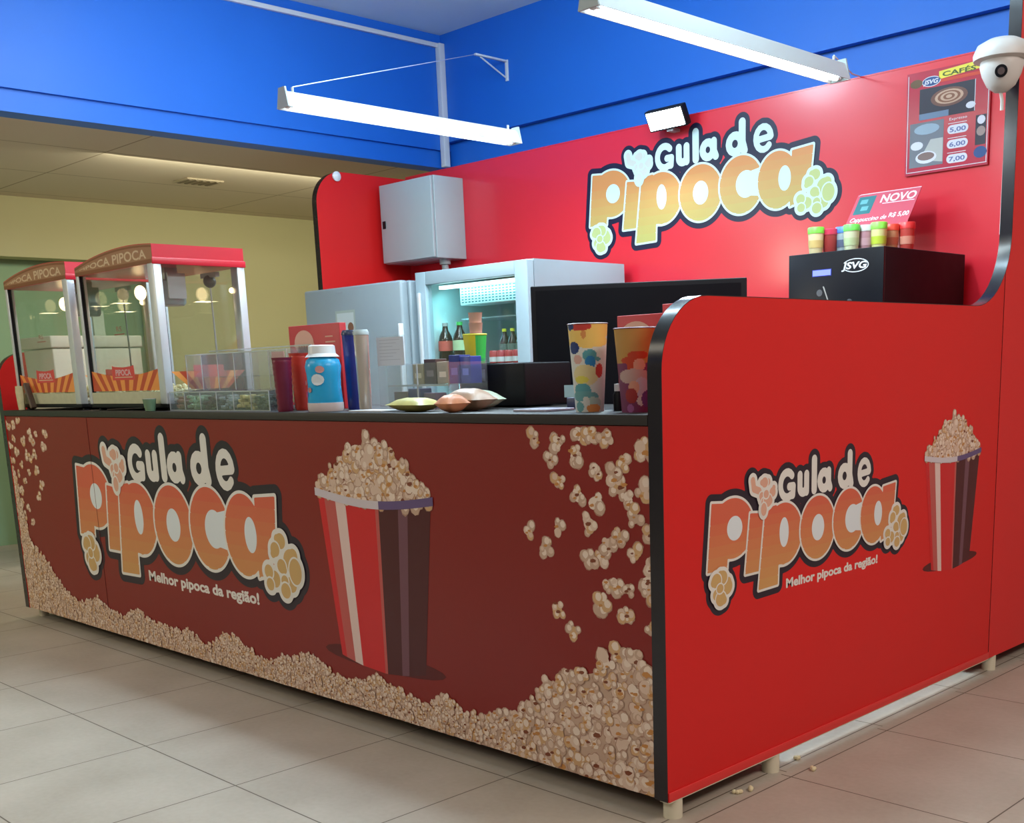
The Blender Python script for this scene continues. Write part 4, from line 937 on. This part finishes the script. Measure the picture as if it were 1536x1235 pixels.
packet((-1.115, .09, 1.10), .19, .10, .045, pkm[0], 'yellow snack packet lying left before the small black box')
packet((-1.01, .27, 1.10), .16, .11, .062, pkm[2], 'pale green snack packet behind the yellow one')
packet((-.925, .16, 1.10), .16, .10, .070, pkm[1], 'tan snack packet lying beside the small black box')
packet((-.885, .055, 1.10), .07, .09, .055, pkm[3], 'orange snack packet at the right of the tan one')
tag(MB().box((-1.40, .03, 1.1005), (-1.22, .12, 1.106), mat('receipt_paper', (.60, .58, .62), .6), bev=.001).build('paper_slip'), 'flat white paper slips lying on the counter before the acrylic stand', 'paper')

# small black box with label and yellow-green cup
t = thing('receipt_printer', (-1.250, .40, 1.10), 'small matte black box with white label in front of the fridge', 'printer')
q = MB(); q.box((0, 0, .004), (.330, .22, .146), BLKP, bev=.006); q.build('body', t)
pr = Print(); pr.rect(.040, .088, .135, .128, pc('label_cream', (.50, .42, .40)), 0); pr.rect(.048, .094, .082, .122, pc('label_brown', (.12, .03, .03)), 1); pr.rect(.09, .10, .128, .116, pc('label_white', (.62, .60, .58)), 1)
polyprint('label_sticker', t, on_front(-.0002), pr)
MB().box((.06, .01, .146), (.18, .2, .148), BLKG).build('paper_slot', t)
t = thing('popcorn_cup', (-1.183, .42, 1.2485), 'yellow and green paper cup standing on the small black box', 'cup')
cup = MB()
prof = [(.032, 0), (.041, .096)]
V = []; n = 28
for r_, z in prof:
    for k in range(n): a = 2 * PI * k / n; V.append((r_ * math.cos(a), r_ * math.sin(a), z))
YC = mat('cup_yellow', (.66, .62, .03), .4); GC = mat('cup_green', (.05, .55, .10), .4)
for k in range(n):
    a = (k + .5) / n * 360
    # greener on the half turned to the right
    cup.add(V, [[k, (k + 1) % n, n + (k + 1) % n, n + k]], GC if (a > 322 or a < 110) else YC, True)
cup.add(V, [list(range(n))[::-1]], YC); cup.build('cup_body', t)
MB().lathe([(.041, .094), (.043, .097), (.041, .100), (.039, .097)], YC, (0, 0, 0), n, caps=False).build('rim', t)
t = thing('cup_stack', (-1.33, .555, 1.10), 'stack of pale orange cups showing above the small black box', 'cup stack')
for k in range(8): MB().lathe([(.018, 0), (.025, .075), (.027, .077), (.023, .077)], mat('peach_cup', (.66, .42, .34), .5), (0, 0, .0 + k * .036), 20).build('cup', t)

# large black screen / panel
A = Vector((-1.250, .758)); B = Vector((-.604, 1.204)); dd = (B - A); ang = math.atan2(dd.y, dd.x)
t = thing('large_screen', (A.x, A.y, 0), 'large black flat screen turned away, between fridge and partition', 'screen', rz=ang)
Lw = dd.length
MB().box((0, 0, .95), (Lw, .045, 1.52), BLKP, bev=.004).build('housing', t)
MB().box((.02, -.0015, .97), (Lw - .02, 0.0, 1.503), BLKG).build('display', t)
MB().box((Lw / 2 - .03, .045, .05), (Lw / 2 + .03, .085, 1.2), BLKP, bev=.004).build('pole', t)
MB().box((Lw / 2 - .25, -.10, 0), (Lw / 2 + .25, .2, .05), BLKP, bev=.006).build('stand_foot', t)

# patterned snack cups (generic patches)
def patcup(loc, r0, r1, h, base, patches, label, rimc=None):
    t = thing('popcorn_cup', loc, label, 'cup', 'printed cups by the right partition')
    n = 110; m = 80; mb = MB(); V = []
    for j in range(m + 1):
        for k in range(n):
            a = 2 * PI * k / n; r_ = r0 + (r1 - r0) * j / m; V.append((r_ * math.cos(a), r_ * math.sin(a), h * j / m))
    for j in range(m):
        for k in range(n):
            a = (k + .5) / n * 360; v = (j + .5) / m; c_ = base
            for (pa, pv, ra, rv, col) in patches:
                da = (a - pa + 180) % 360 - 180
                if (da / ra) ** 2 + ((v - pv) / rv) ** 2 < 1: c_ = col
            mb.add([V[j * n + k], V[j * n + (k + 1) % n], V[(j + 1) * n + (k + 1) % n], V[(j + 1) * n + k]], [[0, 1, 2, 3]], c_, False)
    mb.add(V[:n], [list(range(n))[::-1]], base); mb.build('cup_body', t, normals=False)
    MB().lathe([(r1, h - .002), (r1 + .003, h), (r1, h + .002), (r1 - .003, h)], rimc or base, (0, 0, 0), 32, caps=False).build('rim', t)
    return t
P_ = lambda n_, c: pc('cup_' + n_, c)
cy_, cb_, cw_, cr2, ct_, co_, cdk = P_('yellow', (.78, .52, .14)), P_('blue', (.03, .22, .50)), P_('white', (.62, .62, .58)), P_('red', (.50, .05, .04)), P_('teal', (.10, .32, .36)), P_('orange', (.62, .25, .08)), P_('navy', (.02, .04, .16))
# the side facing the viewer is around -50 degrees (310)
patcup((-.392, .15, 1.10), .040, .056, .242, cw_, [(310, .93, 200, .08, cy_), (290, .97, 35, .05, cr2), (250, .97, 20, .04, cdk), (310, .80, 90, .07, cy_), (300, .88, 8, .05, co_), (262, .73, 22, .07, cdk), (318, .64, 24, .07, ct_), (320, .57, 18, .07, cb_), (345, .60, 12, .02, ct_), (275, .60, 18, .05, P_('pink', (.6, .35, .3))), (300, .42, 50, .12, P_('cream', (.66, .56, .30))), (285, .37, 28, .04, P_('lemon', (.65, .58, .10))), (352, .47, 16, .08, cr2), (285, .25, 35, .08, ct_), (290, .18, 60, .06, P_('sea', (.14, .34, .36))), (325, .10, 40, .07, P_('mint', (.4, .5, .44))), (300, .11, 14, .07, cw_), (330, .04, 30, .05, co_), (270, .06, 20, .06, P_('sea', (.14, .34, .36)))], 'tall popcorn cup with yellow, blue and white pattern on the counter', P_('dark_rim', (.20, .07, .05)))
pu, pbn, psk = P_('plum', (.16, .03, .09)), P_('gold', (.42, .22, .06)), P_('skin', (.55, .28, .20))
patcup((-.203, .14, 1.10), .043, .060, .222, pu, [(310, .88, 300, .30, pbn), (285, .62, 25, .04, P_('redhair', (.42, .05, .02))), (315, .68, 30, .05, P_('redhair', (.42, .05, .02))), (295, .55, 14, .08, P_('redhair', (.42, .05, .02))), (318, .56, 18, .08, psk), (300, .43, 55, .09, P_('greyrose', (.42, .28, .26))), (325, .30, 25, .12, P_('lilac', (.40, .36, .44))), (300, .30, 18, .08, psk), (290, .20, 22, .09, P_('wine', (.28, .03, .03))), (325, .14, 16, .06, P_('pearl', (.50, .46, .44))), (345, .16, 20, .10, P_('violet', (.10, .04, .16))), (285, .05, 14, .05, P_('violet2', (.30, .10, .26)))], 'tall popcorn cup with brown, red and plum pattern next to the partition')
t = thing('small_bottle', (-.318, .19, 1.10), 'tiny dark bottle with white cap between the two patterned cups', 'bottle')
MB().lathe([(.0, 0), (.014, 0), (.015, .045), (.009, .056)], BLKP, (0, 0, 0), 16).build('body', t); MB().lathe([(.011, .055), (.011, .075), (0, .076)], WHITE, (0, 0, 0), 14).build('cap', t)
t = thing('paper_notice', (-.64, .30, 1.10), 'pale blue paper tag beside the yellow patterned cup', 'notice')
MB().box((0, 0, .035), (.075, .002, .072), mat('pale_blue_card', (.36, .55, .60), .5)).build('tag_card', t); MB().box((.005, .003, 0), (.07, .03, .034), mat('navy_base', (.02, .03, .10), .4), bev=.003).build('tag_base', t)
tag(MB().box((-.66, .10, 1.1005), (-.52, .22, 1.108), mat('plastic_film', (.45, .43, .55), .3, noise=.2, nscale=30), bev=.002).build('plastic_bag'), 'small flat lilac plastic bag left of the yellow patterned cup', 'bag')

# ================================================================== SIDE ROOM THINGS, CRUMBS
t = thing('chest_freezer', (-6.62, .975, 0), 'white chest appliance seen through the far left popcorn machine', 'freezer')
CWH = mat('warm_white', (.68, .60, .52), .5)
MB().box((0, 0, .06), (.5, .62, 1.46), CWH, bev=.01).build('body', t); MB().box((-.01, -.01, 1.465), (.51, .63, 1.545), CWH, bev=.01).build('lid', t)
MB().box((.02, .02, 0), (.48, .6, .06), BLKP).build('plinth', t)
struct(MB().box((-6.55, 1.42, 0), (-6.45, 1.50, 1.73), mat('pale_frame', (.52, .54, .46), .5)).build('trim_1'))
crm = mat('crumb', (.70, .60, .38), .8)
for i, (cx_, cy__, lab_) in enumerate(((-.02, .655, 'single pale popcorn crumb on the floor right behind the middle foot'), (.075, .60, 'popcorn crumb lying farthest out on the floor beside the partition'), (.012, .30, 'popcorn crumb on the floor near the front corner foot'), (.03, .345, 'popcorn crumb just behind the one near the corner foot'))):
    mb = MB(); rr = random.Random(i)
    for k in range(4): mb.ball((rr.uniform(-.008, .008), rr.uniform(-.008, .008), .006), .007, crm, u=8, v=6)
    tag(mb.build('popcorn_crumb', None, (cx_, cy__, 0.0)), lab_, 'popcorn', 'popcorn crumbs on the floor')
